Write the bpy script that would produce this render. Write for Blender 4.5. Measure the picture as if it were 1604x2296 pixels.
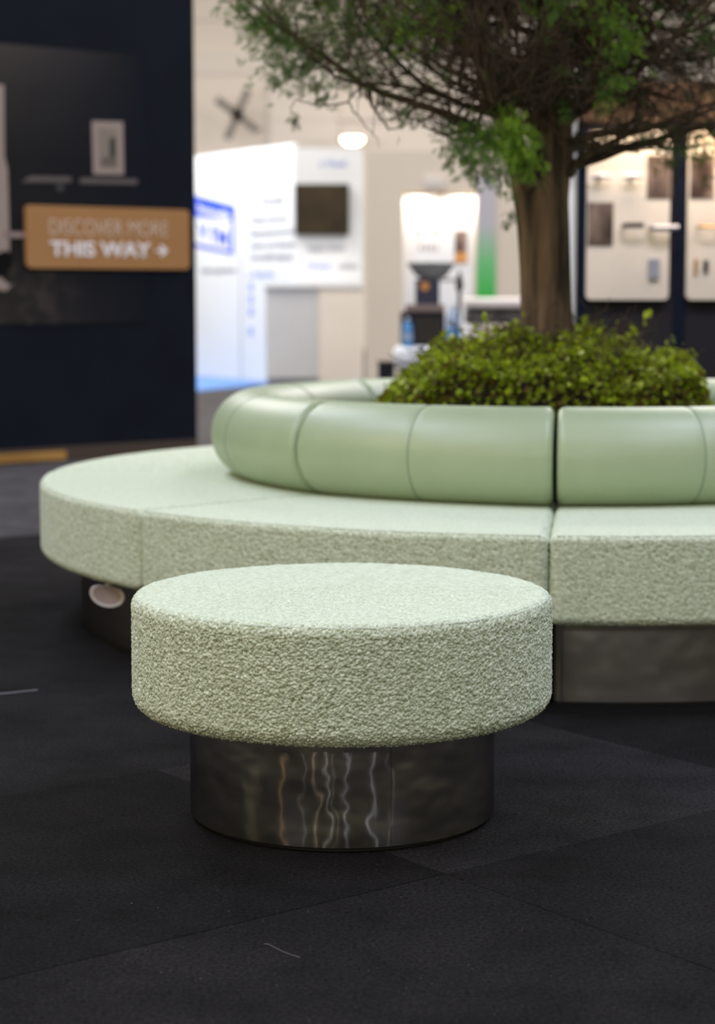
import bpy, bmesh, math, random
import numpy as np
from mathutils import Vector, Matrix, Euler

for o in list(bpy.data.objects):
    bpy.data.objects.remove(o, do_unlink=True)
scene = bpy.context.scene
COL = scene.collection
PI = math.pi
R = math.radians

# ---------------------------------------------------------------- camera
CAM_H, TILT, FPX = 0.9552, 0.1112, 4393.0
cam_d = bpy.data.cameras.new('camera')
cam = bpy.data.objects.new('camera', cam_d)
COL.objects.link(cam)
cam.location = (0, 0, CAM_H)
cam.rotation_euler = (PI / 2 - TILT, 0, 0)
cam_d.sensor_fit = 'VERTICAL'
cam_d.sensor_height = 36.0
cam_d.sensor_width = 36.0 * 1604 / 2296
cam_d.lens = FPX / 2296 * 36.0
cam_d.clip_start = 0.05
cam_d.clip_end = 200
cam_d.dof.use_dof = True
cam_d.dof.focus_distance = 3.30
cam_d.dof.aperture_fstop = 3.4
scene.camera = cam

# ---------------------------------------------------------------- world, light, exposure
scene.view_settings.view_transform = 'Standard'
scene.view_settings.look = 'None'
scene.view_settings.gamma = 1.0
scene.view_settings.use_curve_mapping = False
scene.view_settings.exposure = 0.0
world = bpy.data.worlds.new('hall_ambient')
scene.world = world
world.use_nodes = True
bgn = world.node_tree.nodes['Background']
bgn.inputs[0].default_value = (0.96, 0.89, 0.50, 1)
bgn.inputs[1].default_value = 0.31


def area(name, loc, sx, sy, power, color, rot=(0, 0, 0), target=None):
    l = bpy.data.lights.new(name, 'AREA')
    l.shape = 'RECTANGLE'
    l.size, l.size_y = sx, sy
    l.energy = power
    l.color = color
    o = bpy.data.objects.new(name, l)
    COL.objects.link(o)
    o.location = loc
    if target is not None:
        o.rotation_euler = (Vector(target) - Vector(loc)).to_track_quat('-Z', 'Y').to_euler()
    else:
        o.rotation_euler = rot
    return o


COOL = (0.84, 0.89, 1.20)
# rows of wide hall luminaires under the roof
for ix, lx in enumerate((-3.6, 3.6)):
    for iy, ly in enumerate((0.2, 4.6, 9.0)):
        area('hall_luminaire_or_fill', (lx, ly, 6.2), 2.6, 2.2, 158, COOL)
for lx in (-5, 5):  # further rows out of view, added to brighten the far hall
    for ly in (17, 25):
        area('hall_luminaire_or_fill', (lx, ly, 7.5), 4, 3, 480, (1.0, 0.94, 0.88))
for lx in (-3.2, 2.2):  # unseen overhead pair, added to lift the cream wall and booths
    area('hall_luminaire_or_fill', (lx, 13.6, 5.2), 2.2, 1.4, 185, (0.99, 0.97, 0.98))
# small stand spots behind the camera; they draw thin streaks on the brushed steel
for ax, ay, az, pw, cl_ in ((-4.6, -1.2, 2.5, 26, (1.0, 0.62, 0.28)), (-3.4, -2.6, 2.7, 13, (1.0, 0.85, 0.72)), (-2.2, -3.2, 2.4, 24, (1.0, 0.76, 0.50)),
                            (-1.2, -3.6, 2.5, 28, (1.0, 0.90, 0.80)), (-0.55, -3.8, 2.8, 12, (1.0, 0.85, 0.7)), (0.5, -3.6, 2.5, 22, (0.95, 0.97, 1.0)),
                            (2.6, -3.0, 2.4, 26, (0.93, 0.96, 1.0)), (3.9, -2.0, 2.6, 10, (1.0, 0.9, 0.8))):
    area('stand_spot', (ax, ay, az), 0.10, 0.10, pw * 0.6, cl_, target=(0, 3.4, 0.1))
area('board_fill', (1.25, 7.5, 3.3), 1.2, 0.12, 34, (1.0, 0.90, 0.83), target=(1.25, 9.0, 1.15))  # unseen light above the view, added to brighten the display boards
area('warm_side_fill', (-5.0, 2.2, 3.3), 1.2, 1.0, 52, (1.0, 0.82, 0.48), target=(0.2, 4.2, 0.3))  # unseen warm light, added to tint the left sides of pouf and sofa
# unseen fill lights, added to brighten the far hall wall
area('wall_fill', (-3, 24.5, 3.4), 6, 0.5, 350, (1.0, 0.93, 0.91), target=(-2.5, 34, 4.2))
area('wall_fill', (6, 24.5, 3.4), 6, 0.5, 350, (1.0, 0.93, 0.91), target=(5.5, 34, 4.2))


# ---------------------------------------------------------------- pixel helpers (1604 x 2296 frame)
_c, _s = math.cos(TILT), math.sin(TILT)


def ray(u, v):
    x = (u - 802) / FPX
    y = -(v - 1148) / FPX
    return Vector((x, _c + y * _s, -_s + y * _c))


def at_y(u, v, Y):
    d = ray(u, v)
    return d * (Y / d.y) + Vector((0, 0, CAM_H))


def at_z(u, v, z):
    d = ray(u, v)
    return d * ((z - CAM_H) / d.z) + Vector((0, 0, CAM_H))


def on_plane(u, v, p0, n):
    d = ray(u, v)
    o = Vector((0, 0, CAM_H))
    return o + d * ((p0 - o).dot(n) / d.dot(n))


# ---------------------------------------------------------------- materials
def mat(name, color=(0.5, 0.5, 0.5), rough=0.6, metal=0.0, **kw):
    m = bpy.data.materials.new(name)
    m.use_nodes = True
    b = m.node_tree.nodes['Principled BSDF']
    b.inputs['Base Color'].default_value = (*color, 1)
    b.inputs['Roughness'].default_value = rough
    b.inputs['Metallic'].default_value = metal
    for k, v in kw.items():
        b.inputs[k.replace('_', ' ')].default_value = v
    return m


def nd(m, t, **kw):
    n = m.node_tree.nodes.new(t)
    for k, v in kw.items():
        if hasattr(n, k):
            setattr(n, k, v)
        else:
            n.inputs[k.replace('_', ' ')].default_value = v
    return n


def lk(m, a, b):
    m.node_tree.links.new(a, b)


def bsdf(m):
    return m.node_tree.nodes['Principled BSDF']


def add_noise(m, c1, c2, scale, detail=4, bump=0.0, bump_scale=None, bump_dist=0.002, coord='Object', stretch=(1, 1, 1)):
    """mottled colour and fine relief"""
    tc = nd(m, 'ShaderNodeTexCoord')
    mp = nd(m, 'ShaderNodeMapping')
    mp.inputs['Scale'].default_value = stretch
    lk(m, tc.outputs[coord], mp.inputs[0])
    n = nd(m, 'ShaderNodeTexNoise', Scale=scale, Detail=detail)
    lk(m, mp.outputs[0], n.inputs['Vector'])
    r = nd(m, 'ShaderNodeValToRGB')
    r.color_ramp.elements[0].position = 0.35
    r.color_ramp.elements[1].position = 0.68
    r.color_ramp.elements[0].color = (*c1, 1)
    r.color_ramp.elements[1].color = (*c2, 1)
    lk(m, n.outputs[0], r.inputs[0])
    lk(m, r.outputs[0], bsdf(m).inputs['Base Color'])
    if bump:
        n2 = nd(m, 'ShaderNodeTexNoise', Scale=bump_scale or scale * 4, Detail=5)
        lk(m, mp.outputs[0], n2.inputs['Vector'])
        bp = nd(m, 'ShaderNodeBump', Strength=bump, Distance=bump_dist)
        lk(m, n2.outputs[0], bp.inputs['Height'])
        lk(m, bp.outputs[0], bsdf(m).inputs['Normal'])
    return m


def boucle(name, geometric):
    m = mat(name, rough=1.0)
    b = bsdf(m)
    b.inputs['Specular IOR Level'].default_value = 0.15
    b.inputs['Sheen Weight'].default_value = 0.12
    b.inputs['Sheen Roughness'].default_value = 0.6
    tc = nd(m, 'ShaderNodeTexCoord')
    if geometric:
        at = nd(m, 'ShaderNodeAttribute')
        at.attribute_name = 'yarn'
        src = at.outputs['Fac']
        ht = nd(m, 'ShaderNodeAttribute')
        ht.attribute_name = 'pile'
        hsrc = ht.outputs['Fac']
    else:
        vo = nd(m, 'ShaderNodeTexVoronoi', Scale=150)
        lk(m, tc.outputs['Object'], vo.inputs['Vector'])
        sx = nd(m, 'ShaderNodeSeparateColor')
        lk(m, vo.outputs['Color'], sx.inputs[0])
        sm_ = nd(m, 'ShaderNodeMath', operation='MULTIPLY_ADD')
        sm_.inputs[1].default_value = 0.4
        sm_.inputs[2].default_value = 0.32
        lk(m, sx.outputs[0], sm_.inputs[0])
        src = sm_.outputs[0]
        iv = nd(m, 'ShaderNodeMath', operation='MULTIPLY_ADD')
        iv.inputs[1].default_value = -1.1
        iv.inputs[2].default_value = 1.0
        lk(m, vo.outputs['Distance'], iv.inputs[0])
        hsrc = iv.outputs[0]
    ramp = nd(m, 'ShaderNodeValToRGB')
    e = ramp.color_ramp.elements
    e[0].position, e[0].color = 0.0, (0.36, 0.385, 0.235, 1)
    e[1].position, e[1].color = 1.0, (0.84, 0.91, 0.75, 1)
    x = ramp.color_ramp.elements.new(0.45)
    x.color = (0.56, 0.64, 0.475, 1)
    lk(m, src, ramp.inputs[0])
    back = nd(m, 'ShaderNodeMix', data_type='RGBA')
    back.inputs[6].default_value = (0.17, 0.155, 0.075, 1)     # backing cloth between the loops, crevice shade put into its colour
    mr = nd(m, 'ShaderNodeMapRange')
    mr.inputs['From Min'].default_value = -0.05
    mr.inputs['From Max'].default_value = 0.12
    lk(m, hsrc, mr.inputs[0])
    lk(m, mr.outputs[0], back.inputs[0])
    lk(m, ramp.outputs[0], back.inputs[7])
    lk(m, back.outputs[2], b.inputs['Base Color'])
    n2 = nd(m, 'ShaderNodeTexNoise', Scale=900 if geometric else 260, Detail=4)
    lk(m, tc.outputs['Object'], n2.inputs['Vector'])
    bp = nd(m, 'ShaderNodeBump', Strength=0.5, Distance=0.0012)
    lk(m, n2.outputs[0], bp.inputs['Height'])
    if not geometric:
        bp2 = nd(m, 'ShaderNodeBump', Strength=0.5, Distance=0.002)
        lk(m, hsrc, bp2.inputs['Height'])
        lk(m, bp.outputs[0], bp2.inputs['Normal'])
        lk(m, bp2.outputs[0], b.inputs['Normal'])
    else:
        lk(m, bp.outputs[0], b.inputs['Normal'])
    return m


M = {}
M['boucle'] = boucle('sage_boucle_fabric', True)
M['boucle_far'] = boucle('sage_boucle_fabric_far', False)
M['vinyl'] = add_noise(mat('sage_smooth_upholstery', rough=0.45, Specular_IOR_Level=0.9), (0.345, 0.43, 0.262), (0.37, 0.455, 0.285), 9, bump=0.12, bump_scale=700, bump_dist=0.0006)
M['cord'] = add_noise(mat('sage_cord', rough=1.0), (0.50, 0.56, 0.44), (0.64, 0.71, 0.58), 300, bump=0.8, bump_scale=420, bump_dist=0.002)
M['vinyl_seam'] = mat('sage_thread', (0.20, 0.27, 0.19), 0.8)
M['black_plastic'] = mat('black_plastic', (0.008, 0.008, 0.009), 0.5)


def steel(name, col, rough, wav, zs=0.55, aniso=0.78):
    m = mat(name, col, rough, 1.0)
    b = bsdf(m)
    tc = nd(m, 'ShaderNodeTexCoord')
    mp = nd(m, 'ShaderNodeMapping')
    mp.inputs['Scale'].default_value = (1, 1, zs)
    lk(m, tc.outputs['Object'], mp.inputs[0])
    n = nd(m, 'ShaderNodeTexNoise', Scale=7, Detail=2)
    lk(m, mp.outputs[0], n.inputs['Vector'])
    n3 = nd(m, 'ShaderNodeTexNoise', Scale=60, Detail=6)
    mp3 = nd(m, 'ShaderNodeMapping')
    mp3.inputs['Scale'].default_value = (1, 1, 0.16)
    lk(m, tc.outputs['Object'], mp3.inputs[0])
    lk(m, mp3.outputs[0], n3.inputs['Vector'])
    bp = nd(m, 'ShaderNodeBump', Strength=wav, Distance=0.010)
    lk(m, n.outputs[0], bp.inputs['Height'])
    bp2 = nd(m, 'ShaderNodeBump', Strength=0.10, Distance=0.001)
    lk(m, n3.outputs[0], bp2.inputs['Height'])
    lk(m, bp.outputs[0], bp2.inputs['Normal'])
    lk(m, bp2.outputs[0], b.inputs['Normal'])
    tg = nd(m, 'ShaderNodeTangent', direction_type='RADIAL', axis='Z')
    gl = nd(m, 'ShaderNodeBsdfAnisotropic')
    gl.inputs['Color'].default_value = (*col, 1)
    gl.inputs['Roughness'].default_value = rough
    gl.inputs['Anisotropy'].default_value = aniso
    gl.inputs['Rotation'].default_value = 0.0
    lk(m, tg.outputs[0], gl.inputs['Tangent'])
    lk(m, bp2.outputs[0], gl.inputs['Normal'])
    lk(m, gl.outputs[0], m.node_tree.nodes['Material Output'].inputs[0])
    return m


M['steel'] = steel('polished_dark_steel', (0.47, 0.45, 0.455), 0.135, 0.75, 1.5)
M['steel_sofa'] = steel('dull_dark_steel', (0.34, 0.32, 0.325), 0.30, 0.5, 1.0, 0.3)
M['bark'] = add_noise(mat('brown_bark', rough=0.95), (0.028, 0.019, 0.012), (0.25, 0.165, 0.105), 26, detail=8, bump=1.0, bump_scale=60, bump_dist=0.012, stretch=(1, 1, 0.13))
M['twig'] = add_noise(mat('twig_bark', rough=0.95), (0.035, 0.022, 0.015), (0.13, 0.085, 0.055), 30, bump=0.4, bump_scale=90, bump_dist=0.002, stretch=(1, 1, 0.3))


def leafy(name, stops, trans=0.35):
    m = mat(name, rough=0.62)
    b = bsdf(m)
    b.inputs['Specular IOR Level'].default_value = 0.25
    at = nd(m, 'ShaderNodeAttribute')
    at.attribute_name = 'tone'
    ramp = nd(m, 'ShaderNodeValToRGB')
    el = ramp.color_ramp.elements
    el[0].position, el[0].color = stops[0][0], (*stops[0][1], 1)
    el[1].position, el[1].color = stops[-1][0], (*stops[-1][1], 1)
    for p, c in stops[1:-1]:
        q = el.new(p)
        q.color = (*c, 1)
    lk(m, at.outputs['Fac'], ramp.inputs[0])
    lk(m, ramp.outputs[0], b.inputs['Base Color'])
    tr = nd(m, 'ShaderNodeBsdfTranslucent')
    lk(m, ramp.outputs[0], tr.inputs[0])
    mx = nd(m, 'ShaderNodeMixShader')
    mx.inputs[0].default_value = trans
    out = m.node_tree.nodes['Material Output']
    lk(m, b.outputs[0], mx.inputs[1])
    lk(m, tr.outputs[0], mx.inputs[2])
    lk(m, mx.outputs[0], out.inputs[0])
    return m


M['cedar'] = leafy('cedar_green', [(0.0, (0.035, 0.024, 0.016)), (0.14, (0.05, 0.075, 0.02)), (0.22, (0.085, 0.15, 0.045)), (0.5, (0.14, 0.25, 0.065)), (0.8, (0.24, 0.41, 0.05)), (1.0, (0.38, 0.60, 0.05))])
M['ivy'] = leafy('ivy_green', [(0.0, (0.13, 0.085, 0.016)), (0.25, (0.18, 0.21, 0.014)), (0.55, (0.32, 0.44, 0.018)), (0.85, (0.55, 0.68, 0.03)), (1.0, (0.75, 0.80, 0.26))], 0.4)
M['soil'] = add_noise(mat('dark_soil', rough=1), (0.012, 0.009, 0.006), (0.04, 0.028, 0.018), 40, bump=0.6, bump_scale=80, bump_dist=0.006)


def carpet(name, c, var):
    m = mat(name, rough=1.0)
    b = bsdf(m)
    b.inputs['Specular IOR Level'].default_value = 0.1
    tc = nd(m, 'ShaderNodeTexCoord')
    geo = nd(m, 'ShaderNodeNewGeometry')
    n1 = nd(m, 'ShaderNodeTexNoise', Scale=5.0, Detail=6, Roughness=0.65)
    lk(m, geo.outputs['Position'], n1.inputs['Vector'])
    n2 = nd(m, 'ShaderNodeTexNoise', Scale=150, Detail=6, Roughness=0.75)
    lk(m, geo.outputs['Position'], n2.inputs['Vector'])
    oi = nd(m, 'ShaderNodeObjectInfo')
    a = nd(m, 'ShaderNodeMath', operation='MULTIPLY_ADD')
    lk(m, n1.outputs[0], a.inputs[0])
    a.inputs[1].default_value = 1.3 * var
    a.inputs[2].default_value = 1.0 - 0.65 * var
    b2 = nd(m, 'ShaderNodeMath', operation='MULTIPLY_ADD')
    lk(m, n2.outputs[0], b2.inputs[0])
    b2.inputs[1].default_value = 4.6
    b2.inputs[2].default_value = -1.3
    mu = nd(m, 'ShaderNodeMath', operation='MULTIPLY')
    lk(m, a.outputs[0], mu.inputs[0])
    lk(m, b2.outputs[0], mu.inputs[1])
    sc = nd(m, 'ShaderNodeVectorMath', operation='SCALE')
    lk(m, oi.outputs['Color'], sc.inputs[0])
    lk(m, mu.outputs[0], sc.inputs['Scale'])
    lk(m, sc.outputs[0], b.inputs['Base Color'])
    bp = nd(m, 'ShaderNodeBump', Strength=1.0, Distance=0.005)
    n3 = nd(m, 'ShaderNodeTexNoise', Scale=260, Detail=5, Roughness=0.7)
    lk(m, geo.outputs['Position'], n3.inputs['Vector'])
    lk(m, n3.outputs[0], bp.inputs['Height'])
    lk(m, bp.outputs[0], b.inputs['Normal'])
    return m


M['carpet'] = carpet('needle_felt_carpet', None, 1.3)
M['navy'] = add_noise(mat('navy_wall_paint', rough=0.75), (0.0070, 0.0094, 0.0150), (0.0090, 0.0118, 0.0185), 3, bump=0.1, bump_scale=200)
M['tan'] = add_noise(mat('tan_sign_board', rough=0.6), (0.38, 0.185, 0.062), (0.40, 0.20, 0.068), 5)
M['white_letter'] = mat('white_lettering', (0.88, 0.85, 0.85), 0.5)
M['pale_letter'] = mat('pale_lettering', (0.72, 0.60, 0.50), 0.5)
M['gold'] = add_noise(mat('brass_strip', rough=0.35), (0.36, 0.19, 0.05), (0.5, 0.28, 0.08), 4)
M['bronze'] = mat('dull_bronze_strip', (0.07, 0.048, 0.035), 0.5)
M['cream'] = add_noise(mat('cream_wall', rough=0.9), (0.62, 0.54, 0.45), (0.66, 0.575, 0.48), 1.2)
M['hall'] = add_noise(mat('pale_hall_cladding', rough=0.9), (0.62, 0.56, 0.52), (0.66, 0.60, 0.555), 0.4)
M['hall_dim'] = mat('hall_cladding_grey', (0.61, 0.56, 0.53), 0.9)
M['white'] = add_noise(mat('white_panel', rough=0.6), (0.80, 0.81, 0.84), (0.83, 0.84, 0.87), 2)
M['grey_panel'] = add_noise(mat('grey_counter_front', rough=0.6), (0.60, 0.61, 0.64), (0.64, 0.65, 0.68), 2)
M['grey_dark'] = mat('grey_plinth', (0.28, 0.30, 0.36), 0.6)
M['cream_counter'] = add_noise(mat('cream_counter_side', rough=0.6), (0.84, 0.76, 0.69), (0.87, 0.79, 0.72), 2)
M['blue_carpet'] = mat('blue_carpet', (0.13, 0.27, 0.62), 1.0)
M['blue_print'] = mat('blue_print', (0.03, 0.09, 0.75), 0.6)
M['blue_soft'] = mat('soft_blue_print', (0.35, 0.42, 0.80), 0.6)
M['grey_print'] = mat('grey_print', (0.30, 0.30, 0.36), 0.6)
M['screen'] = add_noise(mat('dark_screen', rough=0.4, Specular_IOR_Level=0.15), (0.020, 0.015, 0.010), (0.07, 0.05, 0.026), 1.3)
M['dark'] = mat('charcoal', (0.018, 0.018, 0.022), 0.5)
M['dark_metal'] = mat('dark_grey_metal', (0.05, 0.045, 0.045), 0.4, 0.6)
M['grey_metal'] = add_noise(mat('mid_grey_plastic', rough=0.35), (0.26, 0.28, 0.29), (0.36, 0.38, 0.39), 6)
M['grey_fabric'] = add_noise(mat('mottled_grey_cushion', rough=0.8), (0.09, 0.09, 0.095), (0.24, 0.23, 0.24), 9)
M['machine_navy'] = mat('dark_blue_casing', (0.03, 0.032, 0.06), 0.4)
M['orange'] = mat('orange_badge', (0.62, 0.28, 0.07), 0.5)
M['bottle_blue'] = mat('blue_bottle_plastic', (0.10, 0.30, 0.60), 0.15)
M['bottle_clear'] = mat('pale_bottle_plastic', (0.36, 0.45, 0.60), 0.15)
M['rosy'] = mat('rosy_brown_panel', (0.24, 0.17, 0.15), 0.5)
M['white_plastic'] = mat('white_plastic', (0.74, 0.69, 0.72), 0.4)
M['pinkish'] = mat('pinkish_white_plastic', (0.42, 0.34, 0.33), 0.6)
M['board'] = add_noise(mat('cream_display_board', rough=0.7), (0.67, 0.60, 0.52), (0.71, 0.64, 0.56), 4)
M['board_edge'] = mat('grey_board_edge', (0.28, 0.30, 0.33), 0.6)
M['stone_wall'] = add_noise(mat('charcoal_display_wall', rough=0.8), (0.020, 0.019, 0.024), (0.027, 0.025, 0.030), 2)
M['navy_post_shade'] = mat('navy_upright_shade', (0.006, 0.010, 0.022), 0.6)
M['wood'] = add_noise(mat('warm_wood_fascia', rough=0.5), (0.16, 0.075, 0.032), (0.28, 0.14, 0.06), 7, stretch=(1, 1, 6))
M['brown_photo'] = add_noise(mat('brown_photo_print', rough=0.5), (0.035, 0.016, 0.010), (0.26, 0.19, 0.155), 11, detail=2, stretch=(1, 1, 0.35))
M['chrome'] = mat('chrome', (0.50, 0.48, 0.50), 0.4, 1.0)
M['brass'] = mat('brass', (0.55, 0.33, 0.10), 0.3, 1.0)
M['print_pale'] = mat('pale_taupe_print', (0.34, 0.27, 0.235), 0.7)
M['print_grey'] = mat('dim_taupe_print', (0.135, 0.112, 0.105), 0.7)
M['print_dark'] = mat('near_black_print', (0.006, 0.006, 0.006), 0.7)
M['lint'] = mat('lint', (0.20, 0.18, 0.155), 1.0)
M['fan'] = mat('dark_fan_paint', (0.16, 0.145, 0.135), 0.6)
lampm = mat('glowing_lamp', (1, 0.85, 0.6), 0.5)
bsdf(lampm).inputs['Emission Color'].default_value = (1.0, 0.86, 0.62, 1)
bsdf(lampm).inputs['Emission Strength'].default_value = 9.0
M['lamp'] = lampm


for k_ in ('navy', 'stone_wall', 'navy_post_shade', 'print_dark', 'dark', 'carpet', 'print_grey', 'print_pale'):
    bsdf(M[k_]).inputs['Specular IOR Level'].default_value = 0.08


# ---------------------------------------------------------------- object helpers
def link_mesh(name, me, m=None, parent=None, smooth=False):
    if m is not None:
        me.materials.clear()
        me.materials.append(m)
    if smooth:
        me.polygons.foreach_set('use_smooth', [True] * len(me.polygons))
    o = bpy.data.objects.new(name, me)
    COL.objects.link(o)
    if parent is not None:
        o.parent = parent
        o.matrix_parent_inverse = Matrix.Translation(-parent.location) if parent.type == 'EMPTY' and parent.rotation_euler == Euler((0, 0, 0)) else parent.matrix_world.inverted()
    return o


def from_bm(name, bm, m=None, parent=None, smooth=False):
    me = bpy.data.meshes.new(name)
    bm.normal_update()
    bm.to_mesh(me)
    bm.free()
    o = link_mesh(name, me, m, parent, smooth)
    if smooth or any(p.use_smooth for p in me.polygons):
        me.polygons.foreach_set('use_smooth', [True] * len(me.polygons))
        me.set_sharp_from_angle(angle=R(42))
    return o


def from_np(name, V, F, m=None, parent=None, smooth=True, attrs=None):
    me = bpy.data.meshes.new(name)
    V = np.asarray(V, dtype=np.float32)
    F = np.asarray(F, dtype=np.int32)
    n, k = F.shape
    me.vertices.add(len(V))
    me.vertices.foreach_set('co', V.ravel())
    me.loops.add(n * k)
    me.loops.foreach_set('vertex_index', F.ravel())
    me.polygons.add(n)
    me.polygons.foreach_set('loop_start', np.arange(0, n * k, k, dtype=np.int32))
    me.polygons.foreach_set('loop_total', np.full(n, k, dtype=np.int32))
    me.update(calc_edges=True)
    if attrs:
        for an, (dom, arr) in attrs.items():
            a = me.attributes.new(an, 'FLOAT', dom)
            a.data.foreach_set('value', np.asarray(arr, dtype=np.float32))
    return link_mesh(name, me, m, parent, smooth)


def thing(name, label, cat, loc=(0, 0, 0), group=None):
    o = bpy.data.objects.new(name, None)
    COL.objects.link(o)
    o.empty_display_size = 0.05
    o.location = loc
    o['label'] = label
    o['category'] = cat
    if group:
        o['group'] = group
    return o


def tag(o, label, cat, group=None):
    o['label'] = label
    o['category'] = cat
    if group:
        o['group'] = group
    return o


def struct(o, label=None, cat='structure'):
    o['kind'] = 'structure'
    if label:
        o['label'] = label
        o['category'] = cat
    return o


def bm_box(bm, x0, x1, y0, y1, z0, z1, bevel=0.0, seg=2):
    r = bmesh.ops.create_cube(bm, size=1.0)
    vs = r['verts']
    for v in vs:
        v.co.x = x0 if v.co.x < 0 else x1
        v.co.y = y0 if v.co.y < 0 else y1
        v.co.z = z0 if v.co.z < 0 else z1
    if bevel:
        es = list({e for v in vs for e in v.link_edges})
        bmesh.ops.bevel(bm, geom=es, offset=bevel, segments=seg, affect='EDGES', profile=0.5)
    return bm


def box(name, x0, x1, y0, y1, z0, z1, m, parent=None, bevel=0.0, seg=2, smooth=False):
    bm = bmesh.new()
    bm_box(bm, min(x0, x1), max(x0, x1), min(y0, y1), max(y0, y1), min(z0, z1), max(z0, z1), bevel, seg)
    return from_bm(name, bm, m, parent, smooth)


def lathe(name, prof, center, m, parent=None, n=48, smooth=True, axis='Z'):
    """prof: list of (r, z); open profile, poles when r == 0"""
    V, F = [], []
    for r, z in prof:
        for i in range(n):
            a = 2 * PI * i / n
            V.append((r * math.cos(a), r * math.sin(a), z))
    for j in range(len(prof) - 1):
        for i in range(n):
            a, b = j * n + i, j * n + (i + 1) % n
            F.append((a, b, b + n, a + n))
    V = np.array(V)
    if axis == 'Y':
        V = V[:, [0, 2, 1]] * np.array([1, -1, 1])
    if axis == 'X':
        V = V[:, [2, 1, 0]]
    V = V + np.array(center)
    bm = bmesh.new()
    vs = [bm.verts.new(v) for v in V]
    for f in F:
        try:
            bm.faces.new([vs[k] for k in f])
        except ValueError:
            pass
    bmesh.ops.remove_doubles(bm, verts=bm.verts, dist=1e-5)
    bmesh.ops.recalc_face_normals(bm, faces=bm.faces)
    return from_bm(name, bm, m, parent, smooth)


def tube_np(pts, rads, k=6):
    P = np.array(pts, float)
    T = np.gradient(P, axis=0)
    T /= np.linalg.norm(T, axis=1)[:, None] + 1e-9
    ref = np.array([0, 0, 1.0]) if abs(T[0][2]) < 0.9 else np.array([1.0, 0, 0])
    V = []
    for p, t, r in zip(P, T, rads):
        a = np.cross(t, ref)
        a /= np.linalg.norm(a) + 1e-9
        b = np.cross(t, a)
        for i in range(k):
            w = 2 * PI * i / k
            V.append(p + r * (a * math.cos(w) + b * math.sin(w)))
    F = []
    for j in range(len(P) - 1):
        for i in range(k):
            F.append((j * k + i, j * k + (i + 1) % k, (j + 1) * k + (i + 1) % k, (j + 1) * k + i))
    return np.array(V), np.array(F)


class Acc:
    """collects quads for one mesh"""
    def __init__(s):
        s.V, s.F, s.n, s.T = [], [], 0, []

    def add(s, V, F, tone=None):
        s.V.append(V)
        s.F.append(np.asarray(F) + s.n)
        s.n += len(V)
        if tone is not None:
            s.T.append(np.full(len(V), tone) if np.isscalar(tone) else tone)

    def build(s, name, m, parent, smooth=True):
        at = {'tone': ('POINT', np.concatenate(s.T))} if s.T else None
        return from_np(name, np.concatenate(s.V), np.concatenate(s.F), m, parent, smooth, at)


# ---------------------------------------------------------------- boucle relief (rounded yarn loops)
def hash3(I, k):
    x = (I[:, 0] * 73856093) ^ (I[:, 1] * 19349663) ^ (I[:, 2] * 83492791) ^ (k * 2654435761)
    x = x & 0xffffffff
    x = ((x ^ (x >> 16)) * 0x45d9f3b) & 0xffffffff
    x = ((x ^ (x >> 16)) * 0x45d9f3b) & 0xffffffff
    x = x ^ (x >> 16)
    return x / 4294967295.0


def loops(P, cell):
    Q = P / cell
    B = np.floor(Q).astype(np.int64)
    best = np.full(len(P), 9.0)
    tone = np.zeros(len(P))
    amp = np.zeros(len(P))
    for dx in (-1, 0, 1):
        for dy in (-1, 0, 1):
            for dz in (-1, 0, 1):
                I = B + np.array([dx, dy, dz])
                C = I + np.stack([hash3(I, 1), hash3(I, 2), hash3(I, 3)], 1)
                d = np.sqrt(((Q - C) ** 2).sum(1))
                q = hash3(I, 4)
                d = d * (1.25 - 0.5 * q)
                w = d < best
                best = np.where(w, d, best)
                tone = np.where(w, hash3(I, 5), tone)
                amp = np.where(w, q, amp)
    h = np.sqrt(np.clip(1 - (best / 0.72) ** 2, 0, 1))
    return h * (0.45 + 0.75 * amp), tone


def lumps(P, s):
    return (np.sin(P[:, 0] / s + 1.3) * np.sin(P[:, 1] / s * 1.1 + 0.4) + np.sin(P[:, 2] / s * 1.3 + P[:, 0] / s * 0.7) * 0.6) * 0.5


def grid_faces(nr, nc, wrap):
    j = np.arange(nr - 1)[:, None]
    i = np.arange(nc if wrap else nc - 1)[None, :]
    a = j * nc + i
    b = j * nc + (i + 1) % nc
    return np.stack([a, b, b + nc, a + nc], -1).reshape(-1, 4)


def rounded_profile(r0, r1, z0, z1, ct, cb, step_side, step_top, step_in):
    """closed loop in (r,z) going: inner bottom -> outer bottom -> outer top -> inner top; returns points and outward normals"""
    pts, nrm = [], []

    def seg(a, b, n, step):
        L = math.hypot(b[0] - a[0], b[1] - a[1])
        k = max(1, int(L / step))
        for i in range(k):
            t = i / k
            pts.append((a[0] + (b[0] - a[0]) * t, a[1] + (b[1] - a[1]) * t))
            nrm.append(n)

    def arc(cx, cz, r, a0, a1, step):
        k = max(3, int(abs(a1 - a0) * r / step))
        for i in range(k):
            t = a0 + (a1 - a0) * i / k
            pts.append((cx + r * math.cos(t), cz + r * math.sin(t)))
            nrm.append((math.cos(t), math.sin(t)))
    seg((r0 + cb, z0), (r1 - cb, z0), (0, -1), step_in)
    arc(r1 - cb, z0 + cb, cb, -PI / 2, 0, step_side)
    seg((r1, z0 + cb), (r1, z1 - ct), (1, 0), step_side)
    arc(r1 - ct, z1 - ct, ct, 0, PI / 2, step_side)
    seg((r1 - ct, z1), (r0 + ct, z1), (0, 1), step_top)
    arc(r0 + ct, z1 - ct, ct, PI / 2, PI, step_in * 0.4)
    seg((r0, z1 - ct), (r0, z0 + cb), (-1, 0), step_in)
    arc(r0 + cb, z0 + cb, cb, PI, 1.5 * PI, step_in * 0.4)
    return np.array(pts), np.array(nrm)


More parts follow.
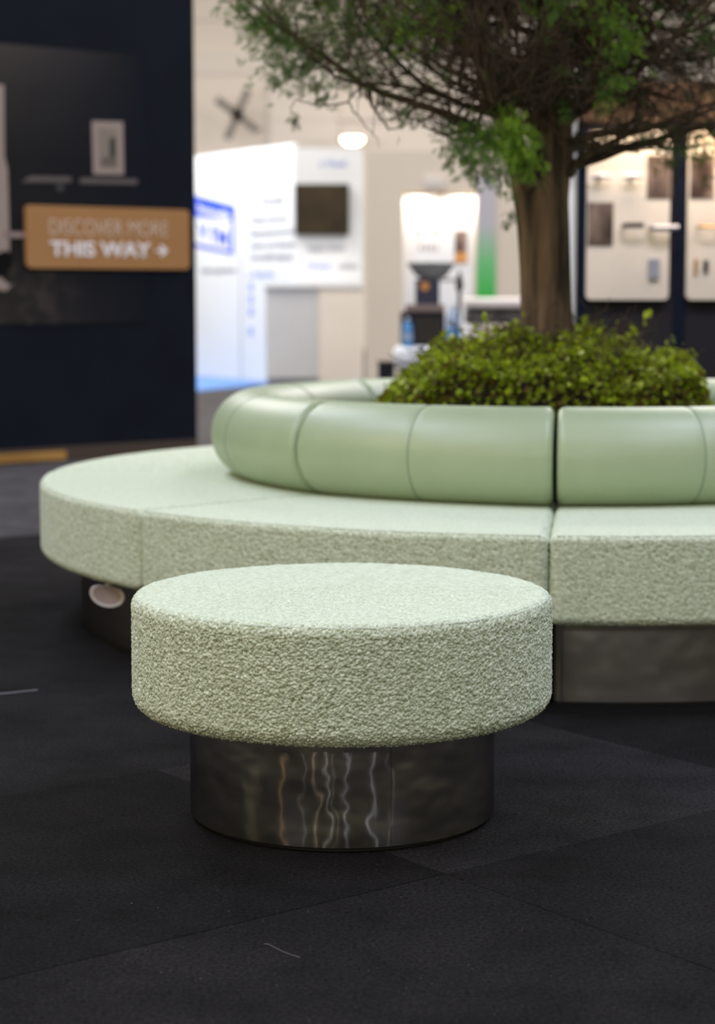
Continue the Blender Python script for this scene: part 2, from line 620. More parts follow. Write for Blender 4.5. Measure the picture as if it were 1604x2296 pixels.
# ================================================================ STRUCTURE
SEAT_Z, SEAT_B = 0.419, 0.2102
# floor slab
f = struct(box('floor', -14, 16, -3, 36, -0.06, -0.006, M['dark'], None), 'dark hall floor under the laid carpets', 'floor')
ao = box('carpet_strip', -14, 16, -3, 36, -0.006, 0.0, M['carpet'], f)
ao.color = (0.088, 0.082, 0.086, 1)
ao['label'] = 'lighter grey aisle carpet'

# black carpet tiles of the stand, laid on the diagonal
TS = 0.893
O0 = Vector((0.145, 3.135))
UD = Vector((math.cos(R(37.8)), math.sin(R(37.8))))
VD = Vector((-UD.y, UD.x))
rng = random.Random(4)
E1 = Vector((-1.408, 7.653))
E2 = Vector((-1.266, 7.753))
ED = (E2 - E1).normalized()
EN = Vector((-ED.y, ED.x))            # beyond this line the aisle carpet starts
shade = {(0, 0): 1.55, (1, 0): 0.85, (1, 1): 0.9, (-1, 0): 0.80, (-1, -1): 1.12, (0, -1): 1.0, (0, 1): 1.0, (-1, 1): 0.95, (1, -1): 1.2,
         (-1, 2): 0.85, (0, 2): 1.0, (-2, 1): 1.2, (-2, 0): 1.0}
for i in range(-4, 6):
    for j in range(-4, 7):
        cs = [O0 + UD * TS * (i + a) + VD * TS * (j + b) for a, b in ((0, 0), (1, 0), (1, 1), (0, 1))]
        cen = sum(cs, Vector((0, 0))) / 4
        if cen.y < 1.2 or (cen - E1).dot(EN) > 0.05 or abs(cen.x) > 3.6:
            continue
        # skip tiles far outside the photographed wedge
        if abs(cen.x) > 0.2 * cen.y + 1.6:
            continue
        bm = bmesh.new()
        g = 0.0001
        ring = []
        sub = 10
        for k in range(4):
            a, b = cs[k], cs[(k + 1) % 4]
            for q in range(sub):
                p = a.lerp(b, q / sub)
                p = p + (cen - p).normalized() * (g + rng.random() * 0.0005)
                ring.append(p)
        h = 0.0065 + rng.uniform(-0.0003, 0.0005)
        top = [bm.verts.new((p.x, p.y, h)) for p in [cen + (p - cen) * 0.9998 for p in ring]]
        bot = [bm.verts.new((p.x, p.y, 0.0)) for p in ring]
        bm.faces.new(top)
        n = len(ring)
        for k in range(n):
            bm.faces.new((bot[k], bot[(k + 1) % n], top[(k + 1) % n], top[k]))
        o = from_bm('carpet_tile', bm, M['carpet'], f)
        s = shade.get((i, j), rng.uniform(0.85, 1.2))
        o.color = (0.0168 * s, 0.0157 * s, 0.0163 * s, 1)
CT = 0.007   # top of the carpet tiles

# lint and a hair on the carpet
acc = Acc()
for k in range(120):
    u, v = rng.uniform(0, 1604), rng.uniform(1480, 2296)
    p = at_z(u, v, CT + 0.0008)
    if math.hypot(p.x + 0.028, p.y - 3.53) < 0.31 or math.hypot(p.x - 0.618, p.y - 5.893) < 1.5:
        continue
    a = rng.uniform(0, PI)
    L, w = rng.uniform(0.0005, 0.0016), rng.uniform(0.0002, 0.0005)
    V, F = tube_np([p + Vector((math.cos(a), math.sin(a), 0.1)) * L * t for t in (-1, 0, 1)], [w * 0.5, w, w * 0.5], 4)
    acc.add(V, F)
lint = acc.build('carpet_lint', M['lint'], None)
lint['kind'] = 'stuff'
tag(lint, 'tiny pale specks of lint scattered on the black carpet', 'lint')
hp = [at_z(u, v, CT + 0.001) for u, v in ((592, 2116), (603, 2117), (615, 2124), (635, 2134), (655, 2141), (673, 2147))]
V, F = tube_np(hp, [0.0004] * 6, 4)
tag(from_np('loose_fibre', V, F, M['lint']), 'long thin tan fibre lying on the black carpet in the foreground', 'fibre')
sp = [at_z(u, v, CT + 0.002) for u, v in ((-60, 1560), (20, 1554), (84, 1547))]
V, F = tube_np(sp, [0.0011] * 3, 4)
tag(from_np('pale_edge_thread', V, F, M['grey_print']), 'pale straight thread along a carpet joint at the left', 'thread')

# far hall wall
hw = struct(box('wall_back', -16, 16, 34.0, 34.3, 0, 11, M['hall']), 'pale cream hall wall far behind the booths', 'wall')


def hall_trim(v0, v1, name, proud, m, u0=None, u1=None):
    za, zb = at_y(802, v1, 34).z, at_y(802, v0, 34).z
    xa = -16 if u0 is None else at_y(u0, 600, 34).x
    xb = 16 if u1 is None else at_y(u1, 600, 34).x
    return struct(box(name, xa, xb, 34 - proud, 34.0, za, zb, m, None))


hall_trim(-8, 46, 'trim_1', 0.08, M['hall'])
hall_trim(120, 166, 'trim_2', 0.07, M['hall_dim'])
hall_trim(166, 420, 'trim_3', 0.10, M['hall_dim'], 605, 760)
hall_trim(262, 270, 'trim_4', 0.14, M['hall_dim'], 610, 1300)

# ---------------------------------------------------------------- navy wall with the printed photograph and the sign
A0 = at_z(0, 1043, 0)
A1 = at_z(440, 1016, 0)
D = (A1 - A0).normalized()
Nn = Vector((D.y, -D.x, 0))         # towards the camera


def wall_obj(name, poly, d0, d1, m, parent=None):
    """prism on the navy wall: poly = [(s, z)], between distances d0 and d1 in front of the wall"""
    bm = bmesh.new()
    fr = [bm.verts.new(A0 + D * s + Nn * d1 + Vector((0, 0, z))) for s, z in poly]
    bk = [bm.verts.new(A0 + D * s + Nn * d0 + Vector((0, 0, z))) for s, z in poly]
    bm.faces.new(fr)
    bm.faces.new(bk[::-1])
    n = len(poly)
    for k in range(n):
        bm.faces.new((fr[k], bk[k], bk[(k + 1) % n], fr[(k + 1) % n]))
    bmesh.ops.recalc_face_normals(bm, faces=bm.faces)
    return from_bm(name, bm, m, parent)


def sz(u, v, d=0.0):
    p = on_plane(u, v, A0 + Nn * d, Nn)
    return ((p - A0 - Nn * d).dot(D), p.z)


SE = sz(440, 700)[0]
wl = struct(wall_obj('wall_left', [(-4, 0.08), (SE, 0.08), (SE, 3.2), (-4, 3.2)], -0.12, 0.0, M['navy']), 'dark navy exhibition wall with a printed bathroom photograph', 'wall')
zs = sz(100, 1022)[1]
st = struct(wall_obj('baseboard_left', [(-4, 0.0), (SE, 0.0), (SE, 0.085), (-4, 0.085)], -0.12, 0.004, M['bronze']))
sg = sz(146, 1030)[0]
gs = struct(wall_obj('trim_5', [(-4, 0.012), (sg, 0.012), (sg, 0.062), (-4, 0.062)], 0.004, 0.014, M['gold']), 'brass strip along the foot of the navy wall', 'trim')


# big print: one flat panel; soft edged photo made procedurally
def print_mat():
    m = mat('bathroom_photo_print', rough=0.7, Specular_IOR_Level=0.08)
    geo = nd(m, 'ShaderNodeTexCoord')
    sep = nd(m, 'ShaderNodeSeparateXYZ')
    lk(m, geo.outputs['UV'], sep.inputs[0])
    nz = nd(m, 'ShaderNodeTexNoise', Scale=2.6, Detail=5)
    lk(m, geo.outputs['UV'], nz.inputs['Vector'])
    ramp = nd(m, 'ShaderNodeValToRGB')
    el = ramp.color_ramp.elements
    el[0].position, el[0].color = 0.0, (0.030, 0.026, 0.024, 1)
    el[1].position, el[1].color = 1.0, (0.062, 0.054, 0.051, 1)
    for p, c in ((0.10, (0.026, 0.023, 0.021)), (0.3, (0.014, 0.013, 0.013)), (0.6, (0.017, 0.016, 0.0165)), (0.84, (0.034, 0.031, 0.030))):
        q = el.new(p)
        q.color = (*c, 1)
    lk(m, sep.outputs[1], ramp.inputs[0])
    # fade to the navy of the wall at the right
    fd = nd(m, 'ShaderNodeMapRange')
    fd.inputs['From Min'].default_value = 0.35
    fd.inputs['From Max'].default_value = 0.98
    lk(m, sep.outputs[0], fd.inputs[0])
    mx = nd(m, 'ShaderNodeMix', data_type='RGBA')
    lk(m, fd.outputs[0], mx.inputs[0])
    lk(m, ramp.outputs[0], mx.inputs[6])
    mx.inputs[7].default_value = (0.0080, 0.0106, 0.0168, 1)
    # marbled stone at the foot of the picture
    n2 = nd(m, 'ShaderNodeTexNoise', Scale=6.5, Detail=6, Roughness=0.6)
    lk(m, geo.outputs['UV'], n2.inputs['Vector'])
    r2 = nd(m, 'ShaderNodeMapRange')
    r2.inputs['From Min'].default_value = 0.48
    r2.inputs['From Max'].default_value = 0.72
    lk(m, n2.outputs[0], r2.inputs[0])
    lo = nd(m, 'ShaderNodeMapRange')
    lo.inputs['From Min'].default_value = 0.26
    lo.inputs['From Max'].default_value = 0.10
    lk(m, sep.outputs[1], lo.inputs[0])
    lf = nd(m, 'ShaderNodeMapRange')
    lf.inputs['From Min'].default_value = 0.72
    lf.inputs['From Max'].default_value = 0.30
    lk(m, sep.outputs[0], lf.inputs[0])
    a = nd(m, 'ShaderNodeMath', operation='MULTIPLY')
    lk(m, r2.outputs[0], a.inputs[0])
    lk(m, lo.outputs[0], a.inputs[1])
    b = nd(m, 'ShaderNodeMath', operation='MULTIPLY')
    lk(m, a.outputs[0], b.inputs[0])
    lk(m, lf.outputs[0], b.inputs[1])
    mx2 = nd(m, 'ShaderNodeMix', data_type='RGBA')
    lk(m, b.outputs[0], mx2.inputs[0])
    lk(m, mx.outputs[2], mx2.inputs[6])
    mx2.inputs[7].default_value = (0.16, 0.125, 0.115, 1)
    lk(m, mx2.outputs[2], bsdf(m).inputs['Base Color'])
    return m


s0, z0 = sz(-160, 728)
s1, _ = sz(330, 700)
_, z1 = sz(0, 97)
pr = wall_obj('photo_print', [(s0, z0), (s1, z0), (s1, z1), (s0, z1)], 0.0, 0.006, print_mat(), wl)
me = pr.data
uv = me.uv_layers.new(name='UVMap')
for poly in me.polygons:
    for li in poly.loop_indices:
        co = me.vertices[me.loops[li].vertex_index].co
        s = (Vector(co) - A0).dot(D)
        uv.data[li].uv = ((s - s0) / (s1 - s0), (co.z - z0) / (z1 - z0))
pr['label'] = 'dark printed photograph of a bathroom corner'


def px_print(name, pts, d, m, parent=pr):
    return wall_obj(name, [sz(u, v, d) for u, v in pts], d - 0.0015, d, m, parent)


px_print('printed_shelf', [(68, 395), (160, 397), (160, 408), (48, 408)], 0.008, M['print_grey'])
px_print('printed_shelf', [(182, 399), (308, 402), (308, 413), (178, 411)], 0.008, M['print_grey'])
px_print('printed_door_edge', [(-40, 188), (9, 190), (10, 350), (17, 380), (21, 520), (21, 570), (-40, 560)], 0.008, M['print_pale'])
px_print('printed_ledge', [(12, 520), (64, 521), (64, 532), (12, 532)], 0.008, M['print_pale'])
px_print('printed_basin', [(-30, 618), (0, 622), (22, 640), (30, 636), (14, 652), (-30, 646)], 0.008, M['print_pale'])
px_print('printed_shadow', [(-20, 575), (14, 560), (30, 575), (26, 600), (12, 618), (-20, 610)], 0.0085, M['print_dark'])
px_print('printed_knob', [(124, 419), (130, 411), (140, 410), (146, 419), (141, 429), (130, 429)], 0.008, mat('knob_print', (0.03, 0.03, 0.034), 0.7))
sw = px_print('printed_frame', [(206, 271), (276, 273), (278, 392), (209, 391)], 0.008, M['print_pale'])
px_print('printed_picture', [(222, 288), (262, 289), (264, 376), (225, 375)], 0.0095, mat('picture_print', (0.235, 0.195, 0.155), 0.7), pr)
px_print('printed_figure', [(246, 310), (259, 308), (260, 352), (247, 352)], 0.011, mat('figure_print', (0.03, 0.033, 0.022), 0.7), pr)
px_print('printed_ground', [(228, 352), (260, 352), (262, 372), (228, 371)], 0.0105, mat('ground_print', (0.13, 0.10, 0.08), 0.7), pr)


def text_mesh(name, body, size, mapf, m, parent, offset=0.0, spacing=1.0, shear=0.0, width=None):
    cu = bpy.data.curves.new(name, 'FONT')
    cu.body = body
    cu.size = size
    cu.offset = offset
    cu.space_character = spacing
    cu.shear = shear
    cu.extrude = 0.001
    cu.resolution_u = 4
    to = bpy.data.objects.new(name, cu)
    COL.objects.link(to)
    bpy.context.view_layer.update()
    me = bpy.data.meshes.new_from_object(to.evaluated_get(bpy.context.evaluated_depsgraph_get()))
    bpy.data.objects.remove(to, do_unlink=True)
    xs = [v.co.x for v in me.vertices]
    x0, x1 = min(xs), max(xs)
    k = 1.0 if width is None else width / (x1 - x0)
    for v in me.vertices:
        v.co = mapf((v.co.x - x0) * k, v.co.y, v.co.z)
    return link_mesh(name, me, m, parent)


# the tan sign
def rrect(a0, a1, b0, b1, r, n=5):
    out = []
    for cx, cy, t0 in ((a1 - r, b0 + r, -PI / 2), (a1 - r, b1 - r, 0), (a0 + r, b1 - r, PI / 2), (a0 + r, b0 + r, PI)):
        for i in range(n + 1):
            t = t0 + PI / 2 * i / n
            out.append((cx + r * math.cos(t), cy + r * math.sin(t)))
    return out


sa, zt = sz(58, 459, 0.03)
sb, zb = sz(426, 604, 0.03)
sign = thing('direction_sign', 'tan rounded sign reading DISCOVER MORE THIS WAY with an arrow, on the navy wall', 'sign', tuple(A0 + D * (sa + sb) / 2 + Nn * 0.006 + Vector((0, 0, zb))))
bd = wall_obj('board', rrect(sa, sb, zb, zt, 0.03), 0.0065, 0.03, M['tan'], sign)
k = (sb - sa) / 368.0
tz = (zt - zb) / 145.0


def sign_map(u, v):
    bs, bz = sa + (u - 58) * k, zb + (604 - v) * tz
    return lambda x, y, z: A0 + D * (bs + x) + Nn * (0.0325 + z) + Vector((0, 0, bz + y))


text_mesh('thin_lettering', 'DISCOVER MORE', 0.128, sign_map(108, 526), M['pale_letter'], sign, offset=-0.002, width=266 * k)
text_mesh('bold_lettering', 'THIS WAY', 0.112, sign_map(108, 574), M['white_letter'], sign, offset=0.0032, width=226 * k)
ar = [(344, 557.5), (361, 557.5), (354, 549), (359, 545), (374, 559.5), (359, 574), (354, 570), (361, 562.5), (344, 562.5)]
wall_obj('arrow', [(sa + (u - 58) * k, zb + (604 - v) * tz) for u, v in ar], 0.030, 0.034, M['white_letter'], sign)

# ================================================================ BOOTHS BEHIND
# white booth, blown out by its own lamps
Bp0, Bp1 = at_y(445, 657, 22.5), at_y(660, 657, 20.6)
BD = Vector((Bp1.x - Bp0.x, Bp1.y - Bp0.y, 0)).normalized()
BN = Vector((BD.y, -BD.x, 0))
B0 = Vector((Bp0.x, Bp0.y, 0))


def bprism(name, poly, d0, d1, m, parent=None, origin=None, dd=None, nn=None):
    o_, d_, n_ = (origin or B0), (dd or BD), (nn or BN)
    bm = bmesh.new()
    fr = [bm.verts.new(o_ + d_ * s + n_ * d1 + Vector((0, 0, z))) for s, z in poly]
    bk = [bm.verts.new(o_ + d_ * s + n_ * d0 + Vector((0, 0, z))) for s, z in poly]
    bm.faces.new(fr)
    bm.faces.new(bk[::-1])
    n = len(poly)
    for q in range(n):
        bm.faces.new((fr[q], bk[q], bk[(q + 1) % n], fr[(q + 1) % n]))
    bmesh.ops.recalc_face_normals(bm, faces=bm.faces)
    return from_bm(name, bm, m, parent)


def bs(u, v, d=0.0):
    p = on_plane(u, v, B0 + BN * d, BN)
    return ((p - B0 - BN * d).dot(BD), p.z)


BL = (Bp1 - Bp0).length
wb = struct(bprism('wall_booth', [(-3, 0), (BL, 0), (BL, 2.5), (-3, 2.5)], -0.05, 0, M['white']), 'white booth back wall with blue and grey print', 'wall')
for uu in (540,):
    s_ = bs(uu, 600)[0]
    bprism('panel_joint', [(s_ - 0.008, 0), (s_ + 0.008, 0), (s_ + 0.008, 2.5), (s_ - 0.008, 2.5)], 0, 0.004, M['grey_print'], wb)
by = 20.5
xa, xb = at_y(660, 600, by).x, at_y(813, 600, by).x
wb2 = struct(box('wall_screen', xa, xb, by, by + 0.08, 0, at_y(700, 332, by).z, M['white']), 'white booth panel that carries the screen', 'wall')
# TV
tv = thing('wall_television', 'dark flat television on the white booth panel', 'television', tuple(at_y(723, 525, by - 0.05)))
x0, x1 = at_y(662, 470, by - 0.09).x, at_y(783, 470, by - 0.09).x
zb_, zt_ = at_y(720, 527, by - 0.09).z, at_y(720, 412, by - 0.09).z
box('casing', x0, x1, by - 0.09, by - 0.02, zb_, zt_, M['black_plastic'], tv, 0.008)
box('screen', x0 + 0.012, x1 - 0.012, by - 0.094, by - 0.09, zb_ + 0.014, zt_ - 0.012, M['screen'], tv)
box('wall_bracket', (x0 + x1) / 2 - 0.1, (x0 + x1) / 2 + 0.1, by - 0.02, by, (zb_ + zt_) / 2 - 0.1, (zb_ + zt_) / 2 + 0.1, M['dark_metal'], tv)
# counter
cy = 19.9
counter = thing('reception_counter', 'low booth counter with grey front and cream side on blue carpet', 'counter', (at_y(700, 600, cy).x, cy + 0.3, 0.012))
xg0, xg1 = at_y(596, 700, cy).x, at_y(716, 700, cy).x
xc1 = at_y(815, 700, cy).x
ztop = at_y(700, 645, cy).z
box('grey_front', xg0, xg1, cy, cy + 0.5, 0.10, ztop, M['grey_panel'], counter)
box('plinth', xg0 + 0.01, xg1, cy + 0.02, cy + 0.5, 0.012, 0.10, M['grey_dark'], counter)
box('cream_front', xg1, xc1, cy - 0.02, cy + 0.5, 0.012, ztop, M['cream_counter'], counter)
box('worktop', xg0 - 0.02, xc1 + 0.01, cy - 0.04, cy + 0.52, ztop, ztop + 0.03, M['white'], counter)


# prints on the booth wall
def btext(body, u, v, size, m, width_px, parent=wb, off=0.0):
    s, z = bs(u, v)
    w = bs(u + width_px, v)[0] - s
    return text_mesh('lettering', body, size, lambda x, y, q: B0 + BD * (s + x) + BN * (0.003 + q) + Vector((0, 0, z + y)), m, parent, offset=off, width=w)


stamp = []
for u, v in ((436, 438), (527, 462), (524, 571), (433, 552)):
    stamp.append(bs(u, v))
stp = bprism('blue_stamp_frame', stamp, 0, 0.004, M['blue_print'], wb)
inner = [bs(u, v) for u, v in ((438, 486), (520, 497), (517, 562), (438, 545))]
bprism('stamp_field', inner, 0.004, 0.007, M['white'], wb)


def stext(body, u, v, size, m, wpx, off):
    s, z = bs(u, v)
    w = bs(u + wpx, v)[0] - s
    sl = -0.17
    return text_mesh('lettering', body, size, lambda x, y, q: B0 + BD * (s + x) + BN * (0.009 + q) + Vector((0, 0, z + y + sl * x)), m, wb, offset=off, width=w)


stext('hoooslik', 446, 474, 0.13, M['white'], 74, 0.004)
stext("V I'M", 446, 530, 0.22, M['blue_print'], 66, 0.006)
btext('r Visuals', 570, 460, 0.11, M['grey_print'], 68, off=0.003)
for txt, v, w in (('Kaliprotonne', 500, 84), ('Baugruppenservice', 529, 100), ('Gerat und Bauteil', 557, 100), ('Umweltfertigung', 583, 94)):
    btext(txt, 562, v, 0.09, M['grey_print'], w, off=0.002)
btext('leiterplatten', 452, 612, 0.085, M['grey_print'], 78, off=0.002)
btext('a Fabrik', 556, 622, 0.09, M['blue_soft'], 60, off=0.002)
for v in (652, 680, 708, 752):
    s, z = bs(558, v)
    bprism('print_mark', [(s, z), (s + 0.10, z), (s + 0.10, z + 0.09), (s, z + 0.09)], 0, 0.003, M['blue_soft'], wb)


def ytext(body, u, v, Y, size, m, wpx, parent, off=0.002, name='lettering'):
    p = at_y(u, v, Y)
    w = at_y(u + wpx, v, Y).x - p.x
    return text_mesh(name, body, size, lambda x, y, q: Vector((p.x + x, Y - 0.003 - q, p.z + y)), m, parent, offset=off, width=w)


ytext('o Visual', 716, 373, by, 0.10, M['blue_soft'], 60, wb2)
ytext('aluguta GmbH', 690, 562, by, 0.07, M['grey_print'], 84, wb2)
ytext('Hi.ecos', 690, 603, by, 0.10, M['blue_soft'], 52, wb2)
ytext('nelox', 760, 603, by, 0.10, M['grey_print'], 44, wb2)
# blue carpet of that booth
bm = bmesh.new()
q = [at_z(u, v, 0.0) for u, v in ((250, 815), (760, 872), (640, 861), (250, 897))]
q = [B0 - BD * 1.2 + BN * 0.01, B0 + BD * (BL - 0.02) + BN * 0.01, Vector((xb, by - 0.005, 0)), Vector((xb, 19.7, 0)), at_z(585, 864, 0), at_z(250, 898, 0)]
vt = [bm.verts.new((p.x, p.y, 0.012)) for p in q]
vb = [bm.verts.new((p.x, p.y, 0.0)) for p in q]
bm.faces.new(vt)
for i in range(len(q)):
    bm.faces.new((vt[i], vb[i], vb[(i + 1) % len(q)], vt[(i + 1) % len(q)]))
bmesh.ops.recalc_face_normals(bm, faces=bm.faces)
tag(from_bm('blue_carpet', bm, M['blue_carpet']), 'bright blue carpet in front of the white booth', 'carpet')
# lamps over the booth
area('booth_lamp', tuple(B0 + BD * 1.0 + BN * 1.3 + Vector((0, 0, 3.6))), 2.6, 0.3, 100, (0.95, 0.98, 1.0), target=tuple(B0 + BD * 1.0 + Vector((0, 0, 1.9))))

# cream wall with lit niche
cw = 17.2
wm = struct(box('wall_cream', at_y(895, 600, cw).x, at_y(1330, 600, cw).x, cw + 0.14, cw + 0.24, 0, at_y(900, 338, cw).z, M['cream']), 'cream booth wall behind the tree trunk', 'wall')
nx0, nx1 = at_y(905, 500, cw).x, at_y(1068, 500, cw).x
nzt, nzb = at_y(980, 428, cw).z, at_y(980, 800, cw).z
wtop = at_y(900, 338, cw).z
struct(box('wall_column', at_y(820, 600, cw).x, nx0, cw, cw + 0.14, 0, wtop, M['cream']), 'cream column left of the bright niche', 'wall')
struct(box('wall_above_niche', nx0, nx1, cw, cw + 0.14, nzt, wtop, M['cream']))
struct(box('wall_below_niche', nx0, nx1, cw, cw + 0.14, 0, nzb, M['cream']))
wr_ = struct(box('wall_right_of_niche', nx1, at_y(1330, 600, cw).x, cw, cw + 0.14, 0, wtop, M['cream']))
niche = thing('lit_display_niche', 'bright white lit niche in the cream wall behind the coffee machine', 'display', ((nx0 + nx1) / 2, cw + 0.13, nzb))
box('back_panel', nx0, nx1, cw + 0.12, cw + 0.139, nzb, nzt, M['white'], niche)
box('picture', at_y(1022, 500, cw).x, at_y(1050, 500, cw).x, cw + 0.113, cw + 0.12, at_y(980, 590, cw).z, at_y(980, 516, cw).z, M['brown_photo'], niche)
box('picture_base', at_y(1022, 500, cw).x, at_y(1050, 500, cw).x, cw + 0.108, cw + 0.113, at_y(980, 588, cw).z, at_y(980, 566, cw).z, M['orange'], niche)
for u in (940, 979):
    p = at_y(u, 517, cw + 0.11)
    lathe('knob', [(0, -0.012), (0.016, -0.01), (0.016, 0.004), (0.008, 0.01)], (p.x, cw + 0.11, p.z), M['rosy'], niche, 12, axis='Y')
ytext('8 2 8 2', 940, 560, cw + 0.12, 0.06, M['print_pale'], 42, niche)
area('niche_lamp', ((nx0 + nx1) / 2 - 0.18, cw + 0.03, nzt - 0.03), 0.16, 0.08, 3.0, (1.0, 0.86, 0.70))
area('niche_lamp', ((nx0 + nx1) / 2 + 0.2, cw + 0.03, nzt - 0.03), 0.16, 0.08, 3.0, (1.0, 0.86, 0.70))


def grad_mat():
    m = mat('green_gradient_print', rough=0.6)
    geo = nd(m, 'ShaderNodeNewGeometry')
    sep = nd(m, 'ShaderNodeSeparateXYZ')
    lk(m, geo.outputs['Position'], sep.inputs[0])
    mr = nd(m, 'ShaderNodeMapRange')
    mr.inputs['From Min'].default_value = at_y(1090, 672, cw).z
    mr.inputs['From Max'].default_value = at_y(1090, 395, cw).z
    lk(m, sep.outputs[2], mr.inputs[0])
    r = nd(m, 'ShaderNodeValToRGB')
    el = r.color_ramp.elements
    el[0].position, el[0].color = 0.05, (0.04, 0.42, 0.07, 1)
    el[1].position, el[1].color = 0.62, (0.44, 0.42, 0.46, 1)
    q = el.new(0.3)
    q.color = (0.13, 0.46, 0.17, 1)
    lk(m, mr.outputs[0], r.inputs[0])
    lk(m, r.outputs[0], bsdf(m).inputs['Base Color'])
    return m


gp = box('roller_banner', at_y(1070, 500, cw).x, at_y(1112, 500, cw).x, cw - 0.03, cw - 0.001, at_y(1090, 672, cw).z, at_y(1090, 395, cw).z, grad_mat())
tag(gp, 'narrow banner fading from lilac to green, left of the tree trunk', 'banner')

# oval glowing lamp and small items on the far wall
lp = at_y(791, 312, 33.0)
lamp = thing('wall_lamp', 'glowing oval lamp on the far hall wall', 'lamp', tuple(lp))
prof = [(0, -0.10), (0.10, -0.09), (0.17, -0.04), (0.185, 0.0), (0.17, 0.03), (0, 0.04)]
lathe('glowing_shade', prof, tuple(lp), M['lamp'], lamp, 24)
box('bracket', lp.x - 0.02, lp.x + 0.02, 33.0, 33.9, lp.z + 0.03, lp.z + 0.06, M['hall_dim'], lamp)
p = at_y(975, 408, cw + 0.0)
sc = thing('security_camera', 'small dark round fitting on the cream wall above the bright niche', 'fitting', (p.x, cw, p.z))
lathe('dome', [(0, -0.06), (0.03, -0.055), (0.045, -0.03), (0.05, 0.0)], (p.x - 0.03, cw, p.z), M['grey_metal'], sc, 20, axis='Y')
box('mount', p.x - 0.09, p.x + 0.09, cw - 0.02, cw, p.z - 0.05, p.z + 0.05, M['hall'], sc, 0.008)

# four bladed fan
fc = at_y(533, 258, 33.3)
fan = thing('wall_fan', 'dark four-bladed fan on the pale hall wall', 'fan', tuple(fc))
lathe('hub', [(0, -0.14), (0.07, -0.12), (0.11, -0.03), (0.11, 0.10), (0.05, 0.7)], tuple(fc), M['dark'], fan, 20, axis='Y')
for uv_ in ((486, 223), (556, 201), (580, 295), (509, 312)):
    e = at_y(uv_[0], uv_[1], 33.3)
    d = (e - fc).normalized()
    w = Vector((-d.z, 0, d.x))
    bm = bmesh.new()
    ring = []
    for t, hw_ in ((0.16, 0.03), (0.45, 0.055), (1.0, 0.06)):
        for sgn in (-1, 1):
            for yy in (-0.01, 0.012):
                ring.append(bm.verts.new(fc + (e - fc) * t + w * hw_ * sgn + Vector((0, yy + sgn * 0.02, 0))))
    for i in range(2):
        a = ring[i * 4:i * 4 + 4]
        b = ring[i * 4 + 4:i * 4 + 8]
        for x, y in ((0, 1), (1, 3), (3, 2), (2, 0)):
            bm.faces.new((a[x], a[y], b[y], b[x]))
    bm.faces.new((ring[0], ring[1], ring[3], ring[2]))
    bm.faces.new((ring[8], ring[9], ring[11], ring[10]))
    bmesh.ops.recalc_face_normals(bm, faces=bm.faces)
    from_bm('blade', bm, M['fan'], fan)

# ---------------------------------------------------------------- coffee table scene behind the ring
KY = 12.5


def kx(u):
    return at_y(u, 700, KY).x


def kz(v):
    return at_y(900, v, KY).z


tabz = kz(777)
tb = thing('white_table', 'white round-cornered table half hidden behind the ivy', 'table', (kx(960), KY + 0.2, 0))
box('table_body', kx(884), kx(1060), KY, KY + 0.42, kz(830), tabz, M['white'], tb, 0.05, 4, True)
for lx in (kx(905), kx(1040)):
    for ly in (KY + 0.07, KY + 0.35):
        box('leg', lx - 0.02, lx + 0.02, ly - 0.02, ly + 0.02, 0, kz(829) + 0.01, M['dark'], tb)
cm = thing('coffee_machine', 'black coffee machine with a rosy top edge on the white table', 'coffee machine', (kx(950), KY + 0.2, tabz))
box('casing', kx(901), kx(1001), KY + 0.13, KY + 0.38, tabz, kz(699), M['dark'], cm, 0.012)
box('front_recess', kx(930), kx(996), KY + 0.125, KY + 0.13, tabz + 0.02, kz(712), mat('dark_brown_front', (0.018, 0.013, 0.011), 0.4), cm)
box('top_panel', kx(912), kx(1000), KY + 0.12, KY + 0.38, kz(699), kz(683), M['rosy'], cm, 0.004)
gr = thing('coffee_grinder', 'grinder with a grey funnel hopper and orange badge, standing on the black machine', 'grinder', (kx(960), KY + 0.2, kz(683)))
box('body', kx(934), kx(988), KY + 0.14, KY + 0.30, kz(683), kz(625), M['machine_navy'], gr, 0.006)
hc = ((kx(970)), KY + 0.22)
hp_ = [(0.05, kz(628)), (0.10, kz(618)), (0.145, kz(597)), (0.158, kz(588)), (0.0, kz(586))]
lathe('hopper', [(r_, z_) for r_, z_ in hp_], (hc[0], hc[1], 0), M['grey_metal'], gr, 28)
p = at_y(953, 641, KY + 0.135)
lathe('badge', [(0, 0.0), (0.030, 0.001), (0.030, 0.006)], (p.x, KY + 0.14, p.z), M['orange'], gr, 20, axis='Y')
arm = box('arm', kx(990), kx(1040), KY + 0.15, KY + 0.165, kz(630), kz(625), M['dark_metal'], gr)


def bottle(u, vtop, label, m, rr):
    x = kx(u)
    t = thing('water_bottle', label, 'bottle', (x, KY + 0.03, tabz), 'bottles beside the coffee machine')
    H_ = kz(vtop) - tabz
    lathe('body', [(0, tabz), (rr, tabz), (rr, tabz + H_ * 0.62), (rr * 0.8, tabz + H_ * 0.76), (rr * 0.36, tabz + H_ * 0.88), (rr * 0.36, tabz + H_ * 0.93)], (x, KY + 0.06, 0), m, t, 20)
    lathe('cap', [(rr * 0.4, tabz + H_ * 0.93), (rr * 0.4, tabz + H_), (0, tabz + H_)], (x, KY + 0.06, 0), M['white'], t, 16)
    lathe('paper_label', [(rr * 1.02, tabz + H_ * 0.22), (rr * 1.02, tabz + H_ * 0.45)], (x, KY + 0.06, 0), M['bottle_clear'] if m is M['bottle_blue'] else M['bottle_blue'], t, 20)


